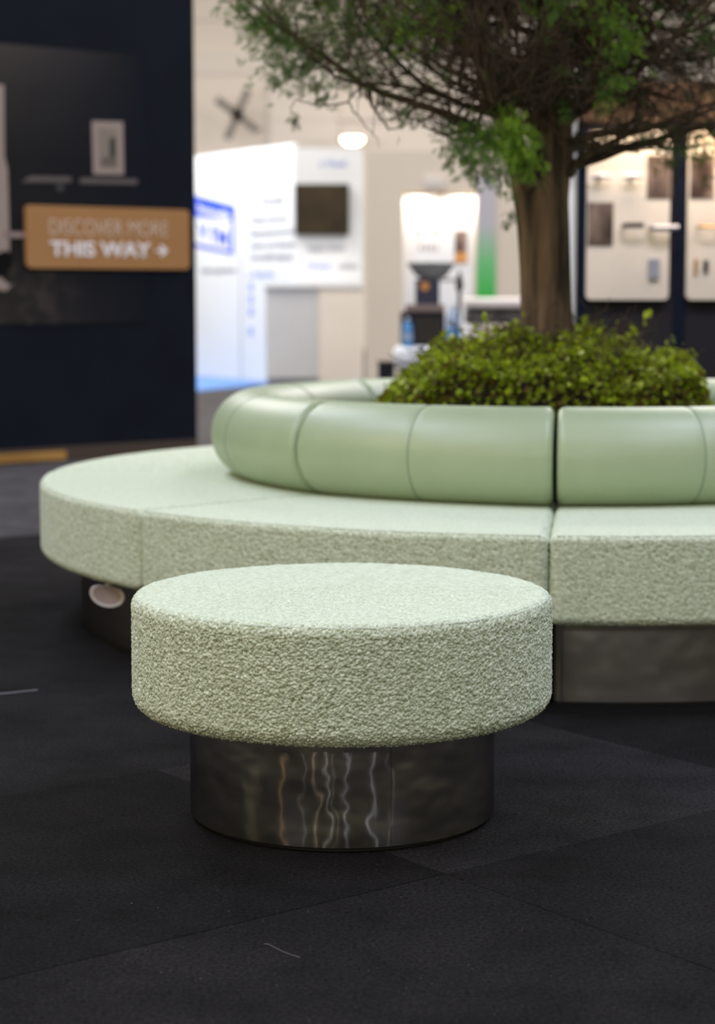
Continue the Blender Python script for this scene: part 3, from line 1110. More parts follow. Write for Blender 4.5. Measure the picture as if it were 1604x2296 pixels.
bottle(915, 712, 'blue water bottle at the left end of the black coffee machine', M['bottle_blue'], 0.034)
bottle(1018, 682, 'tall pale bottle with a blue band right of the coffee machine', M['bottle_clear'], 0.045)
bx = thing('dark_bin', 'small black box bin left of the white table', 'bin', (kx(866), KY - 0.15, 0))
box('bin_body', kx(848), kx(884), KY - 0.25, KY - 0.05, 0.0, kz(812), M['dark'], bx, 0.008)
box('bin_rim', kx(846), kx(886), KY - 0.255, KY - 0.045, kz(812), kz(808), M['black_plastic'], bx)
ps = thing('lamp_stand', 'thin black upright stand beside the tall pale bottle', 'stand', (kx(1040), KY + 0.2, 0))
lathe('foot', [(0, 0), (0.1, 0.0), (0.1, 0.012), (0.012, 0.02)], (kx(1040), KY + 0.52, 0), M['dark'], ps, 20)
lathe('post', [(0.013, 0.015), (0.013, kz(650)), (0, kz(650))], (kx(1040), KY + 0.52, 0), M['dark'], ps, 12)
lathe('finial', [(0.02, kz(652)), (0.028, kz(640)), (0.02, kz(622)), (0.008, kz(606)), (0, kz(604))], (kx(1040), KY + 0.52, 0), M['dark_metal'], ps, 16)
# bench with mottled grey side and white top
bc = thing('serving_shelf', 'long shelf with white top and mottled grey bolster behind the trunk', 'shelf', (kx(1120), KY + 0.8, 0))
SY = KY + 0.7
box('white_top', at_y(1044, 700, SY).x, at_y(1230, 700, SY).x, SY, SY + 0.3, at_y(900, 690, SY).z, at_y(900, 668, SY).z, M['cream_counter'], bc, 0.02, 3, True)
zc = at_y(900, 709, SY).z
lathe('grey_bolster', [(0, at_y(1046, 700, SY).x), (0.045, at_y(1046, 700, SY).x), (0.055, at_y(1050, 700, SY).x), (0.055, at_y(1222, 700, SY).x), (0, at_y(1226, 700, SY).x)], (0, SY + 0.15, zc), M['grey_fabric'], bc, 24, axis='X')
for lx in (at_y(1080, 700, SY).x, at_y(1215, 700, SY).x):
    box('leg', lx - 0.015, lx + 0.015, SY + 0.2, SY + 0.23, 0, at_y(900, 690, SY).z, M['white'], bc)

# ---------------------------------------------------------------- dark display wall at the right
RY = 9.0


def rx(u):
    return at_y(u, 600, RY).x


def rz(v):
    return at_y(1400, v, RY).z


dw = struct(box('wall_right', rx(1293), rx(2300), RY, RY + 0.10, 0, rz(275), M['stone_wall']), 'charcoal display wall behind the tree', 'wall')
struct(box('trim_6', rx(1246), rx(1293) - 0.001, RY + 0.02, RY + 0.10, 0, rz(268), M['white']), 'white end post of the charcoal wall', 'trim')
box('upright', rx(1293), rx(1313), RY - 0.012, RY, 0, rz(275), M['navy_post_shade'], dw)
box('upright', rx(1513), rx(1536), RY - 0.012, RY, 0, rz(275), M['navy_post_shade'], dw)  # dark strip standing in for the shadow left of the second board
fa = thing('wood_header', 'warm wooden header over the display boards, seen through the branches', 'header', (rx(1500), RY, rz(275)))
box('fascia', rx(1290), rx(2300), RY - 0.22, RY + 0.10, rz(275), rz(195), M['wood'], fa)
area('board_lamp', (rx(1420), RY - 0.16, rz(278)), 0.35, 0.05, 2.2, (1.0, 0.80, 0.60), target=(rx(1420), RY - 0.02, rz(560)))
area('board_lamp', (rx(1640), RY - 0.16, rz(278)), 0.35, 0.05, 3.2, (1.0, 0.72, 0.46), target=(rx(1640), RY - 0.02, rz(560)))


def board(u0, u1, label):
    t = thing('display_board', label, 'display board', (rx((u0 + u1) / 2), RY - 0.04, rz(672)), 'cream boards with fittings on the dark wall')
    bm = bmesh.new()
    poly = rrect(rx(u0), rx(u1), rz(672), rz(296), 0.022, 4)
    fr = [bm.verts.new((x, RY - 0.045, z)) for x, z in poly]
    bk = [bm.verts.new((x, RY - 0.012, z)) for x, z in poly]
    bm.faces.new(fr)
    bm.faces.new(bk[::-1])
    for i in range(len(poly)):
        bm.faces.new((fr[i], bk[i], bk[(i + 1) % len(poly)], fr[(i + 1) % len(poly)]))
    bmesh.ops.recalc_face_normals(bm, faces=bm.faces)
    from_bm('panel', bm, M['board'], t)
    for a in (u0 + 12, u1 - 12):
        box('standoff', rx(a) - 0.01, rx(a) + 0.01, RY - 0.013, RY, rz(600) - 0.01, rz(600) + 0.01, M['dark'], t)
    return t


FB = RY - 0.045


def photo(t, u0, u1, v0, v1):
    box('photo_inset', rx(u0), rx(u1), FB - 0.004, FB + 0.002, rz(v1), rz(v0), M['brown_photo'], t)


def lever(t, u0, u1, v, m, rr=0.009):
    """door lever: round rose, neck and bar"""
    x0, x1, z = rx(u0), rx(u1), rz(v)
    a = lathe('lever_handle', [(0, -0.012), (0.017, -0.010), (0.018, 0.0)], (x0 + 0.012, FB, z), m, t, 18, axis='Y')
    V, F = tube_np([(x0 + 0.012, FB - 0.008, z), (x0 + 0.012, FB - 0.045, z), (x0 + 0.03, FB - 0.052, z), (x1, FB - 0.052, z)], [rr * 0.7, rr * 0.7, rr * 0.8, rr * 0.8], 8)
    from_np('bar', V, F, m, a)


b1 = board(1313, 1497, 'cream board with two brown photos and black and silver handles, right of the trunk')
photo(b1, 1315, 1371, 455, 552)
photo(b1, 1445, 1499, 350, 446)
lever(b1, 1388, 1436, 507, M['dark'], 0.014)
lever(b1, 1449, 1512, 512, M['chrome'], 0.018)
for u in (1338, 1408):
    z = rz(402)
    V, F = tube_np([(rx(u) - 0.04, FB - 0.03, z), (rx(u), FB - 0.045, z + 0.012), (rx(u) + 0.05, FB - 0.03, z + 0.004)], [0.008, 0.012, 0.008], 8)
    h_ = from_np('pull_handle', V, F, M['chrome'], b1)
    box('handle_foot', rx(u) - 0.008, rx(u) + 0.008, FB - 0.04, FB, z - 0.006, z + 0.008, M['chrome'], h_)
lathe('small_knob', [(0, -0.03), (0.011, -0.026), (0.012, -0.012), (0.006, 0)], (rx(1356), FB, rz(595)), M['brass'], b1, 14, axis='Y')
box('card_reader', rx(1451), rx(1474), FB - 0.018, FB, rz(626), rz(580), M['grey_dark'], b1, 0.004)
b2 = board(1537, 1722, 'second cream board cut by the right edge of the photo, with brass fittings')
photo(b2, 1541, 1594, 350, 446)
photo(b2, 1668, 1720, 455, 552)
lever(b2, 1553, 1594, 510, M['brass'])
lever(b2, 1600, 1660, 510, M['brass'])
box('slim_plate', rx(1553), rx(1560), FB - 0.012, FB, rz(616), rz(580), M['brass'], b2, 0.002)
box('slim_plate', rx(1574), rx(1584), FB - 0.012, FB, rz(612), rz(584), M['dark'], b2, 0.002)

# ================================================================ THE RING SOFA
SC = (0.618, 5.893)
SR, RC, TR, BR = 1.557, 0.930, 0.1267, 1.4437
RI = 0.815
joints = [-97.0, -138.5, -182.5, -227.0, -270.0, -313.0, -364.5, -415.5, -457.0]
names = ['sage green sofa module directly behind the pouf, left of the open joint',
         'sage green sofa module curving away at the left edge of the ring',
         'sofa module at the back left, only its rounded back seen above the front ring',
         'far sofa module behind the left half of the ivy',
         'far sofa module behind the trunk and right half of the ivy',
         'sofa module at the back right whose inner face shows beside the ivy',
         'sofa module on the far right side of the ring',
         'sage green sofa module right of the open joint, cut by the right edge']


def polar(rr, a, z):
    return np.stack([SC[0] + rr * np.cos(a), SC[1] + rr * np.sin(a), z], -1)


def sector_shell(a0, a1, r0, r1, z0, z1, ct, cb, e, st_ang, st_side, st_top, st_in, bulge=0.0):
    """rounded-edge upholstered block between two angles, ends rounded with radius e"""
    pts, nrm = rounded_profile(r0, r1, z0, z1, ct, cb, st_side, st_top, st_in)
    npf = len(pts)
    rm = (r0 + r1) / 2
    ea = e / rm
    k = max(4, int(e * 1.57 / st_ang))
    ang, ins = [], []
    for i in range(k):
        t = i / k * PI / 2
        ang.append(a0 + ea * (1 - math.cos(t)) if False else a0 + ea * (1 - math.cos(t)))
        ins.append(e * (1 - math.sin(t)))
    n_mid = max(2, int((a1 - a0 - 2 * ea) * r1 / st_ang))
    for i in range(n_mid + 1):
        ang.append(a0 + ea + (a1 - a0 - 2 * ea) * i / n_mid)
        ins.append(0)
    for i in range(k - 1, -1, -1):
        t = i / k * PI / 2
        ang.append(a1 - ea * (1 - math.cos(t)))
        ins.append(e * (1 - math.sin(t)))
    ang, ins = np.array(ang), np.array(ins)
    RR = pts[None, :, 0] - nrm[None, :, 0] * ins[:, None]
    ZZ = pts[None, :, 1] - nrm[None, :, 1] * ins[:, None]
    if bulge:
        w = np.clip((pts[:, 1] - (z0 + z1) / 2) / ((z1 - z0) / 2), 0, 1)
        s = np.sin((ang - a0) / (a1 - a0) * PI) ** 0.5
        rad = np.clip((pts[:, 0] - r0) / (r1 - r0), 0, 1)
        ZZ = ZZ + bulge * w[None, :] * s[:, None] * np.sin(rad * PI)[None, :] ** 0.6
    AA = np.repeat(ang[:, None], npf, 1)
    V = polar(RR, AA, ZZ).reshape(-1, 3)
    N = np.stack([nrm[None, :, 0] * np.cos(AA), nrm[None, :, 0] * np.sin(AA), np.repeat(nrm[None, :, 1], len(ang), 0)], -1).reshape(-1, 3)
    # tilt normals on the rounded ends
    tang = np.stack([-np.sin(AA), np.cos(AA), AA * 0], -1).reshape(-1, 3)
    kk = np.zeros(len(ang))
    kk[:k] = -np.cos(np.arange(k) / k * PI / 2)
    kk[-k:] = np.cos(np.arange(k)[::-1] / k * PI / 2)
    kk = np.repeat(kk, npf)[:, None]
    N = N * np.sqrt(1 - kk ** 2) + tang * kk
    F = grid_faces(len(ang), npf, True)[:, ::-1]
    # caps: shrink last rings towards their centre
    Vs, Fs, Ns = [V], [F], [N]
    base = len(V)
    for ring_start, sgn in ((0, -1), ((len(ang) - 1) * npf, 1)):
        ringv = V[ring_start:ring_start + npf]
        c = ringv.mean(0)
        prev = np.arange(ring_start, ring_start + npf)
        for sfac in (0.75, 0.4, 0.02):
            nv = c + (ringv - c) * sfac
            idx = np.arange(base, base + npf)
            Vs.append(nv)
            Ns.append(np.repeat((tang[ring_start] * sgn)[None], npf, 0))
            a, b = prev, np.roll(prev, -1)
            c2, d2 = np.roll(idx, -1), idx
            q = np.stack([a, b, c2, d2], -1)
            Fs.append(q if sgn < 0 else q[:, ::-1])
            prev = idx
            base += npf
    return np.concatenate(Vs), np.concatenate(Fs), np.concatenate(Ns)


for i in range(8):
    a1, a0 = R(joints[i]), R(joints[i + 1])
    mid = (a0 + a1) / 2
    near = i in (0, 1, 7)
    mod = thing('sofa_module', names[i], 'sofa', (SC[0] + 1.18 * math.cos(mid), SC[1] + 1.18 * math.sin(mid), CT), 'curved modules of the ring sofa')
    # seat
    ga = 0.0012 / SR
    st_ = (0.0028, 0.0026, 0.0036, 0.02) if near else (0.02, 0.015, 0.02, 0.03)
    if i == 2:
        st_ = (0.02, 0.01, 0.02, 0.03)
    V, F, N = sector_shell(a0 + ga, a1 - ga, RI, SR, SEAT_B, SEAT_Z - 0.002, 0.016, 0.022, 0.022, *st_, bulge=0.004)
    if near:
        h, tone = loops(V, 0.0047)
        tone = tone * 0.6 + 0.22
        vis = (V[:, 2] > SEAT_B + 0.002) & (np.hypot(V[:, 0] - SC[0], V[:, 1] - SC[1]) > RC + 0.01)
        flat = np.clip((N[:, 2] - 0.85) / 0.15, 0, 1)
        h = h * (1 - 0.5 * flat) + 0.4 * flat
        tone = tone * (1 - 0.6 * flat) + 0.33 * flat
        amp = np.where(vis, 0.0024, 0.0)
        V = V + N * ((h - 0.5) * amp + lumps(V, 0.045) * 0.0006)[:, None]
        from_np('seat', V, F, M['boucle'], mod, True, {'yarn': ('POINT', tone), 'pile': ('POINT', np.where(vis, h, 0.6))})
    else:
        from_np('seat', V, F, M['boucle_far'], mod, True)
    # seat piping round the top edge
    aa = np.linspace(a0 + 0.012, a1 - 0.012, 60)
    P_ = polar(np.full(60, SR - 0.008), aa, np.full(60, SEAT_Z - 0.0045))
    V, F = tube_np(P_, [0.0024] * 60, 6)
    from_np('seat_piping', V, F, M['cord'], mod, True)
    # backrest roll
    gap = 0.005 / RC if i in (0, 7) else 0.0015 / RC
    e = 0.020
    na = 90
    nt = 48
    ea = e / RC
    ang, sh = [], []
    for q in range(9):
        t = q / 8 * PI / 2
        ang.append(a0 + gap + ea * (1 - math.cos(t)))
        sh.append(e * (1 - math.sin(t)))
    for q in range(1, na):
        ang.append(a0 + gap + ea + (a1 - a0 - 2 * gap - 2 * ea) * q / na)
        sh.append(0.0)
    for q in range(8, -1, -1):
        t = q / 8 * PI / 2
        ang.append(a1 - gap - ea * (1 - math.cos(t)))
        sh.append(e * (1 - math.sin(t)))
    ang, sh = np.array(ang), np.array(sh)
    th = np.linspace(0, 2 * PI, nt, endpoint=False)
    rad = TR - sh[:, None] * 0.9
    dm = np.abs(ang - (a0 + a1) / 2) * RC
    rad = rad - 0.0022 * np.exp(-(dm / 0.008) ** 2)[:, None]
    de = np.minimum(ang - a0, a1 - ang) * RC
    rad = rad + 0.0010 * np.exp(-(de / 0.05))[:, None] * np.sin(th * 17 + i)[None, :]
    rr = RC + rad * np.cos(th)[None, :]
    zz = SEAT_Z + TR - 0.004 + rad * np.sin(th)[None, :]
    zz = np.maximum(zz, SEAT_Z - 0.001)
    AA = np.repeat(ang[:, None], nt, 1)
    V = polar(rr, AA, zz).reshape(-1, 3)
    F = grid_faces(len(ang), nt, True)[:, ::-1]
    Vs, Fs, base = [V], [F], len(V)
    for rs, sgn in ((0, -1), ((len(ang) - 1) * nt, 1)):
        ringv = V[rs:rs + nt]
        c = ringv.mean(0)
        prev = np.arange(rs, rs + nt)
        outd = np.array([-math.sin(ang[0 if sgn < 0 else -1]), math.cos(ang[0 if sgn < 0 else -1]), 0]) * sgn
        for sf in (0.8, 0.5, 0.01):
            Vs.append(c + (ringv - c) * sf + outd * 0.0012 * (1 - sf))
            idx = np.arange(base, base + nt)
            qd = np.stack([prev, np.roll(prev, -1), np.roll(idx, -1), idx], -1)
            Fs.append(qd if sgn < 0 else qd[:, ::-1])
            prev = idx
            base += nt
    br = from_np('backrest_roll', np.concatenate(Vs), np.concatenate(Fs), M['vinyl'], mod, True)
    # stitched seam in the middle and two piped rings near the ends
    for am, r_ in (((a0 + a1) / 2, 0.0014),):
        P_ = [(SC[0] + (RC + (TR - 0.0016) * math.cos(t)) * math.cos(am), SC[1] + (RC + (TR - 0.0016) * math.cos(t)) * math.sin(am), max(SEAT_Z, SEAT_Z + TR - 0.004 + (TR - 0.0016) * math.sin(t))) for t in np.linspace(0, 2 * PI, 60)]
        V, F = tube_np(P_, [r_] * 60, 5)
        from_np('stitched_seam', V, F, M['vinyl_seam'], br, True)
    # steel base
    gb = 0.007 / BR
    rc_ = 0.028
    out = []
    for cx_, cy_, t0 in ((a1 - gb, BR, 0), (a0 + gb, BR, 1)):
        pass
    r_in = 0.90
    oa = []
    ca0, ca1 = a0 + gb + rc_ / BR, a1 - gb - rc_ / BR
    for t in np.linspace(0, 1, 40):
        oa.append((BR, ca0 + (ca1 - ca0) * t))
    for t in np.linspace(0, PI / 2, 7)[1:]:
        oa.append((BR - rc_ + rc_ * math.cos(t), ca1 + rc_ * math.sin(t) / BR))
    ib0, ib1 = a0 + gb * BR / r_in, a1 - gb * BR / r_in
    for t in np.linspace(0, 1, 16):
        oa.append((r_in, ib1 + (ib0 - ib1) * t))
    for t in np.linspace(PI / 2, 0, 7)[:-1]:
        oa.append((BR - rc_ + rc_ * math.cos(t), ca0 - rc_ * math.sin(t) / BR))
    bm = bmesh.new()
    pt = [(SC[0] + r_ * math.cos(a_), SC[1] + r_ * math.sin(a_)) for r_, a_ in oa]
    v0 = [bm.verts.new((x, y, CT + 0.009)) for x, y in pt]
    v1 = [bm.verts.new((x, y, SEAT_B + 0.004)) for x, y in pt]
    for q in range(len(pt)):
        fc_ = bm.faces.new((v0[q], v0[(q + 1) % len(pt)], v1[(q + 1) % len(pt)], v1[q]))
        fc_.smooth = True
    bm.faces.new(v1)
    bm.faces.new(v0[::-1])
    bmesh.ops.recalc_face_normals(bm, faces=bm.faces)
    from_bm('steel_base', bm, M['steel_sofa'], mod)
    bm = bmesh.new()
    pt2 = [(SC[0] + (r_ - (0.006 if r_ > 1.2 else -0.006)) * math.cos(a_), SC[1] + (r_ - (0.006 if r_ > 1.2 else -0.006)) * math.sin(a_)) for r_, a_ in oa]
    v0 = [bm.verts.new((x, y, CT)) for x, y in pt2]
    v1 = [bm.verts.new((x, y, CT + 0.0095)) for x, y in pt2]
    for q in range(len(pt2)):
        bm.faces.new((v0[q], v0[(q + 1) % len(pt2)], v1[(q + 1) % len(pt2)], v1[q]))
    bm.faces.new(v1)
    bm.faces.new(v0[::-1])
    bmesh.ops.recalc_face_normals(bm, faces=bm.faces)
    from_bm('foot_strip', bm, M['black_plastic'], mod)

# white oval cap hanging under the left end of the sofa
dc = at_y(241, 1334, 5.05)
cap = thing('oval_cap', 'small white oval plastic cap under the left edge of the sofa', 'cap', tuple(dc))
tmp = []
n = 32
for nm, prof_, m_ in (('rim', [(0.0, -0.008), (0.040, -0.008), (0.046, 0.0), (0.044, 0.007), (0.037, 0.005)], M['white_plastic']), ('pink_centre', [(0.038, 0.0045), (0.020, 0.001), (0.0, 0.0)], M['pinkish'])):
    o = lathe(nm, [(a, b) for a, b in prof_], (0, 0, 0), m_, None, 32, axis='Y')
    for v in o.data.vertices:
        x, y, z = v.co
        z *= 0.70
        if z > 0.018:
            z = 0.018 + (z - 0.018) * 0.5
        v.co = Vector((dc.x + x, dc.y - y * -1.0, dc.z + z - x * 0.12))
    o.parent = cap
    o.matrix_parent_inverse = Matrix.Translation(-cap.location)
box('stem', dc.x - 0.006, dc.x + 0.006, dc.y + 0.008, dc.y + 0.018, dc.z, SEAT_B + 0.003, M['white_plastic'], cap)

# ================================================================ THE POUF
PC = (-0.0282, 3.5294)
PR = 0.380
pouf = thing('round_pouf', 'round sage green boucle pouf on a dark polished steel base, in the foreground', 'pouf', (PC[0], PC[1], CT))
# profile from bottom centre to top centre
prof, nr = [], []


def pseg(a, b, nrm_, step):
    L = math.hypot(b[0] - a[0], b[1] - a[1])
    kq = max(1, int(L / step))
    for i in range(kq):
        t = i / kq
        prof.append((a[0] + (b[0] - a[0]) * t, a[1] + (b[1] - a[1]) * t))
        nr.append(nrm_)


def parc(cx_, cz_, r_, t0, t1, step):
    kq = max(4, int(abs(t1 - t0) * r_ / step))
    for i in range(kq):
        t = t0 + (t1 - t0) * i / kq
        prof.append((cx_ + r_ * math.cos(t), cz_ + r_ * math.sin(t)))
        nr.append((math.cos(t), math.sin(t)))


cb, ct = 0.030, 0.019
pseg((0.20, SEAT_B + 0.002), (PR - cb, SEAT_B), (0, -1), 0.006)
parc(PR - cb, SEAT_B + cb, cb, -PI / 2, 0, 0.0013)
pseg((PR, SEAT_B + cb), (PR, SEAT_Z - 0.003 - ct), (1, 0), 0.0013)
parc(PR - ct, SEAT_Z - 0.003 - ct, ct, 0, PI / 2, 0.0015)
pseg((PR - ct, SEAT_Z - 0.003), (0.0, SEAT_Z + 0.004), (0, 1), 0.0019)
prof, nr = np.array(prof), np.array(nr)
an = np.concatenate([np.linspace(R(-190), R(10), 1080, endpoint=False), np.linspace(R(10), R(170), 130, endpoint=False)])
NA = len(an)
V = np.stack([PC[0] + prof[:, None, 0] * np.cos(an), PC[1] + prof[:, None, 0] * np.sin(an), np.repeat(prof[:, None, 1], NA, 1)], -1).reshape(-1, 3)
N = np.stack([nr[:, None, 0] * np.cos(an), nr[:, None, 0] * np.sin(an), np.repeat(nr[:, None, 1], NA, 1)], -1).reshape(-1, 3)
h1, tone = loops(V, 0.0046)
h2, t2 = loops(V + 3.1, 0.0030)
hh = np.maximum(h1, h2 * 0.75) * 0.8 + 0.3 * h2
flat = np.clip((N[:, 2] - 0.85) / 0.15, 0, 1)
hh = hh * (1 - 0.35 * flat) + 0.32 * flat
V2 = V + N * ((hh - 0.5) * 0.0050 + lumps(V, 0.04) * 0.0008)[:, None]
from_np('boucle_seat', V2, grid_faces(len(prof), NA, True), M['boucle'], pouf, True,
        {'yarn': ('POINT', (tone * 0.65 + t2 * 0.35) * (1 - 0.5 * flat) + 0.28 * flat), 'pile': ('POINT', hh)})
# piping: a slightly wavy cord round the top edge
NP = 700
ap = np.linspace(0, 2 * PI, NP, endpoint=True)
P_ = np.stack([PC[0] + (PR - 0.0070) * np.cos(ap), PC[1] + (PR - 0.0070) * np.sin(ap), SEAT_Z - 0.0085 + 0.0005 * np.sin(ap * 41)], -1)
h3, t3 = loops(P_, 0.006)
V, F = tube_np(P_, 0.0024 + 0.0014 * h3, 7)
from_np('piping', V, F, M['cord'], pouf, True)
PB = 0.2787
lathe('steel_base', [(0.2, CT + 0.009), (PB, CT + 0.009), (PB, SEAT_B + 0.006), (0.2, SEAT_B + 0.006)], (PC[0], PC[1], 0), M['steel'], pouf, 160, True)
lathe('foot_ring', [(0.2, CT), (PB - 0.012, CT), (PB - 0.012, CT + 0.0095), (0.2, CT + 0.0095)], (PC[0], PC[1], 0), M['black_plastic'], pouf, 90, False)
# vertical joint in the steel sheet
pj = at_y(879, 1760, 3.26)
aj = math.atan2(pj.y - PC[1], pj.x - PC[0])
V, F = tube_np([(PC[0] + PB * math.cos(aj), PC[1] + PB * math.sin(aj), CT + 0.012), (PC[0] + PB * math.cos(aj), PC[1] + PB * math.sin(aj), SEAT_B)], [0.0004, 0.0004], 6)
from_np('sheet_joint', V, F, M['dark_metal'], pouf, False)

# ================================================================ PLANTER, IVY, TREE
TC = Vector((0.562, 5.893, 0))
pl = thing('planter', 'dark round planter in the middle of the ring, hidden under ivy', 'planter', (TC.x, TC.y, CT))
lathe('pot', [(0, CT), (0.52, CT), (0.56, 0.58), (0.545, 0.59), (0.53, 0.56), (0, 0.555)], (TC.x, TC.y, 0), M['dark'], pl, 48)
lathe('soil', [(0.53, 0.565), (0.35, 0.60), (0, 0.64)], (TC.x, TC.y, 0), M['soil'], pl, 40)

rg = np.random.default_rng(11)
ivy = thing('ivy_bed', 'dense mound of yellow-green ivy around the trunk inside the ring', 'plant', (TC.x, TC.y, 0.56))


def leaf_template(kind):
    """five-lobed ivy leaf, folded along the midrib, as quads"""
    out = [(0, 0), (0.28, -0.16), (0.52, 0.10), (0.34, 0.30), (0.44, 0.62), (0.17, 0.60), (0, 1.0)]
    if kind:
        out = [(0, 0), (0.34, 0.02), (0.40, 0.30), (0.30, 0.42), (0.28, 0.68), (0.12, 0.80), (0, 0.95)]
    right = np.array([(x, y, 0.22 * x) for x, y in out])
    mids = np.array([(0, y, 0) for y in (0.0, 0.05, 0.2, 0.4, 0.6, 0.8, 1.0)])
    left = right * np.array([-1, 1, 1])
    V_ = np.concatenate([right, mids, left])
    F_ = []
    for q in range(6):
        F_.append((7 + q, q, q + 1, 8 + q))
        F_.append((14 + q, 7 + q, 8 + q, 15 + q))
    V_[:, 2] -= 0.18 * V_[:, 1] ** 2
    return V_, np.array(F_)


LT = [leaf_template(0), leaf_template(1)]


def rot_from(d, up, roll):
    d = d / (np.linalg.norm(d) + 1e-9)
    a = np.cross(d, up)
    a /= np.linalg.norm(a) + 1e-9
    b = np.cross(a, d)
    a2 = a * math.cos(roll) + b * math.sin(roll)
    b2 = np.cross(a2, d)
    return np.stack([a2, d, b2], 1)


MSIL = [(850, 890), (880, 862), (930, 828), (960, 794), (990, 770), (1060, 764), (1110, 752), (1160, 740), (1225, 745), (1290, 722), (1330, 734), (1360, 750), (1415, 752),
        (1440, 796), (1480, 806), (1500, 794), (1535, 790), (1556, 832), (1572, 890)]
MX = [at_y(u, v, TC.y).x - TC.x for u, v in MSIL]
MZ = [at_y(u, v, TC.y).z for u, v in MSIL]


def mound_z(rho, a):
    x, y = rho * math.cos(a), rho * math.sin(a)
    zt_ = float(np.interp(x, MX, MZ)) - 0.012
    k_ = max(0.0, 1 - (abs(y) / 0.56) ** 2.6)
    bump = 0.018 * math.sin(3 * a + 1) + 0.016 * math.sin(9 * a + 6 * rho) + 0.014 * math.sin(23 * rho + 5 * a)
    return 0.655 + (zt_ - 0.655) * k_ + bump * min(1, abs(y) * 5)


acc = Acc()
singles = []
cands = []
for q in range(15500):
    rim_ = q > 12000
    rho = rg.uniform(0.455, 0.50) if rim_ else 0.49 * math.sqrt(rg.random())
    a = rg.random() * 2 * PI
    if rho < 0.085:
        continue
    z = mound_z(rho, a) - abs(rg.normal()) * 0.03 + (rg.random() < 0.06) * rg.random() * 0.05
    if rim_:
        z = rg.uniform(0.585, mound_z(rho, a))
    P_ = np.array([TC.x + rho * math.cos(a), TC.y + rho * math.sin(a), z])
    out = np.array([math.cos(a) * 0.8, math.sin(a) * 0.8, 0.5 - rho])
    d = out + rg.normal(size=3) * 1.1
    up = np.array([0, 0, 1]) + rg.normal(size=3) * 0.7 + np.array([math.cos(a), math.sin(a), 0]) * rho * 1.5
    Rm = rot_from(d, up, rg.normal() * 0.5)
    sc_ = rg.uniform(0.009, 0.024)
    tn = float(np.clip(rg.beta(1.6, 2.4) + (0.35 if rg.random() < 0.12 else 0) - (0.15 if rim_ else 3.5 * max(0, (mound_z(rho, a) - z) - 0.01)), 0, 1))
    cands.append((P_, Rm, sc_, tn, int(rg.random() < 0.5), a, rho, mound_z(rho, a) - z))
front = [c for c in cands if math.sin(c[5]) < 0.15 and c[7] < 0.025]
front.sort(key=lambda c: -c[2])
chosen = set(id(c) for c in front[:300])
lmesh = []
for kd in (0, 1):
    for tl in range(5):
        V_, F_ = LT[kd]
        me = bpy.data.meshes.new('leaf')
        me.from_pydata([tuple(v) for v in V_], [], [tuple(int(x) for x in f_) for f_ in F_])
        at_ = me.attributes.new('tone', 'FLOAT', 'POINT')
        at_.data.foreach_set('value', np.full(len(V_), 0.22 + 0.18 * tl, dtype=np.float32))
        me.materials.append(M['ivy'])
        me.polygons.foreach_set('use_smooth', [True] * len(me.polygons))
        lmesh.append(me)
for c in cands:
    P_, Rm, sc_, tn, kd = c[:5]
    if id(c) in chosen:
        me = lmesh[kd * 5 + min(4, max(0, int(tn * 5)))]
        o = bpy.data.objects.new('leaf', me)
        COL.objects.link(o)
        o.parent = ivy
        mtx = Matrix(Rm.tolist()).to_4x4() @ Matrix.Scale(sc_, 4)
        mtx.translation = Vector(P_) - ivy.location
        o.matrix_local = mtx
    else:
        V_, F_ = LT[kd]
        acc.add((V_ * sc_) @ Rm.T + P_, F_, tn)
nr_, na_ = 22, 64
hv = []
for j_ in range(nr_):
    rho = 0.455 * j_ / (nr_ - 2) if j_ < nr_ - 1 else 0.46
    for i_ in range(na_):
        a = 2 * PI * i_ / na_
        z = 0.57 if j_ == nr_ - 1 else mound_z(rho, a) - 0.045
        hv.append((TC.x + rho * math.cos(a), TC.y + rho * math.sin(a), z))
from_np('soil_heap', hv, grid_faces(nr_, na_, True), M['soil'], ivy, True)
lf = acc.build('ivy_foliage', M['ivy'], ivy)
lf['kind'] = 'stuff'
acc = Acc()
for q in range(260):
    a = rg.random() * 2 * PI
    rho = rg.uniform(0.05, 0.35)
    p = np.array([TC.x + rho * math.cos(a), TC.y + rho * math.sin(a), mound_z(rho, a) - 0.05])
    pts = [p]
    d = np.array([math.cos(a), math.sin(a), 0.55])
    for s in range(6):
        d = d + rg.normal(size=3) * 0.35 + np.array([0, 0, -0.08])
        d /= np.linalg.norm(d)
        p = p + d * 0.03
        pts.append(p)
    V_, F_ = tube_np(pts, [0.0014] * 7, 4)
    acc.add(V_, F_)
# sprigs that stand clear of the mound
sprigs = [(1090, 760, 1088, 705, 5.8), (1180, 745, 1160, 722, 5.7), (1015, 770, 992, 742, 5.75), (1400, 770, 1425, 735, 5.9), (1430, 745, 1455, 705, 5.9), (1545, 850, 1566, 832, 5.95), (1100, 780, 1108, 730, 5.7)]
sprig_leaf = Acc()
for u0, v0_, u1, v1_, yy in sprigs:
    a_, b_ = np.array(at_y(u0, v0_, yy)), np.array(at_y(u1, v1_, yy))
    V_, F_ = tube_np([a_, (a_ + b_) / 2 + np.array([0.004, 0, 0]), b_], [0.0012] * 3, 4)
    acc.add(V_, F_)
    for q in range(5):
        t = rg.uniform(0.6, 1.05)
        Rm = rot_from(rg.normal(size=3) + np.array([0, -0.5, 0]), np.array([0, -0.6, 1]), rg.normal() * 0.5)
        V_, F_ = LT[q % 2]
        sprig_leaf.add((V_ * rg.uniform(0.014, 0.024)) @ Rm.T + a_ + (b_ - a_) * t, F_, rg.uniform(0.45, 0.95))
st_o = acc.build('ivy_stems', M['twig'], ivy)
st_o['kind'] = 'stuff'
so = sprig_leaf.build('sprig_leaves', M['ivy'], ivy)
so['kind'] = 'stuff'

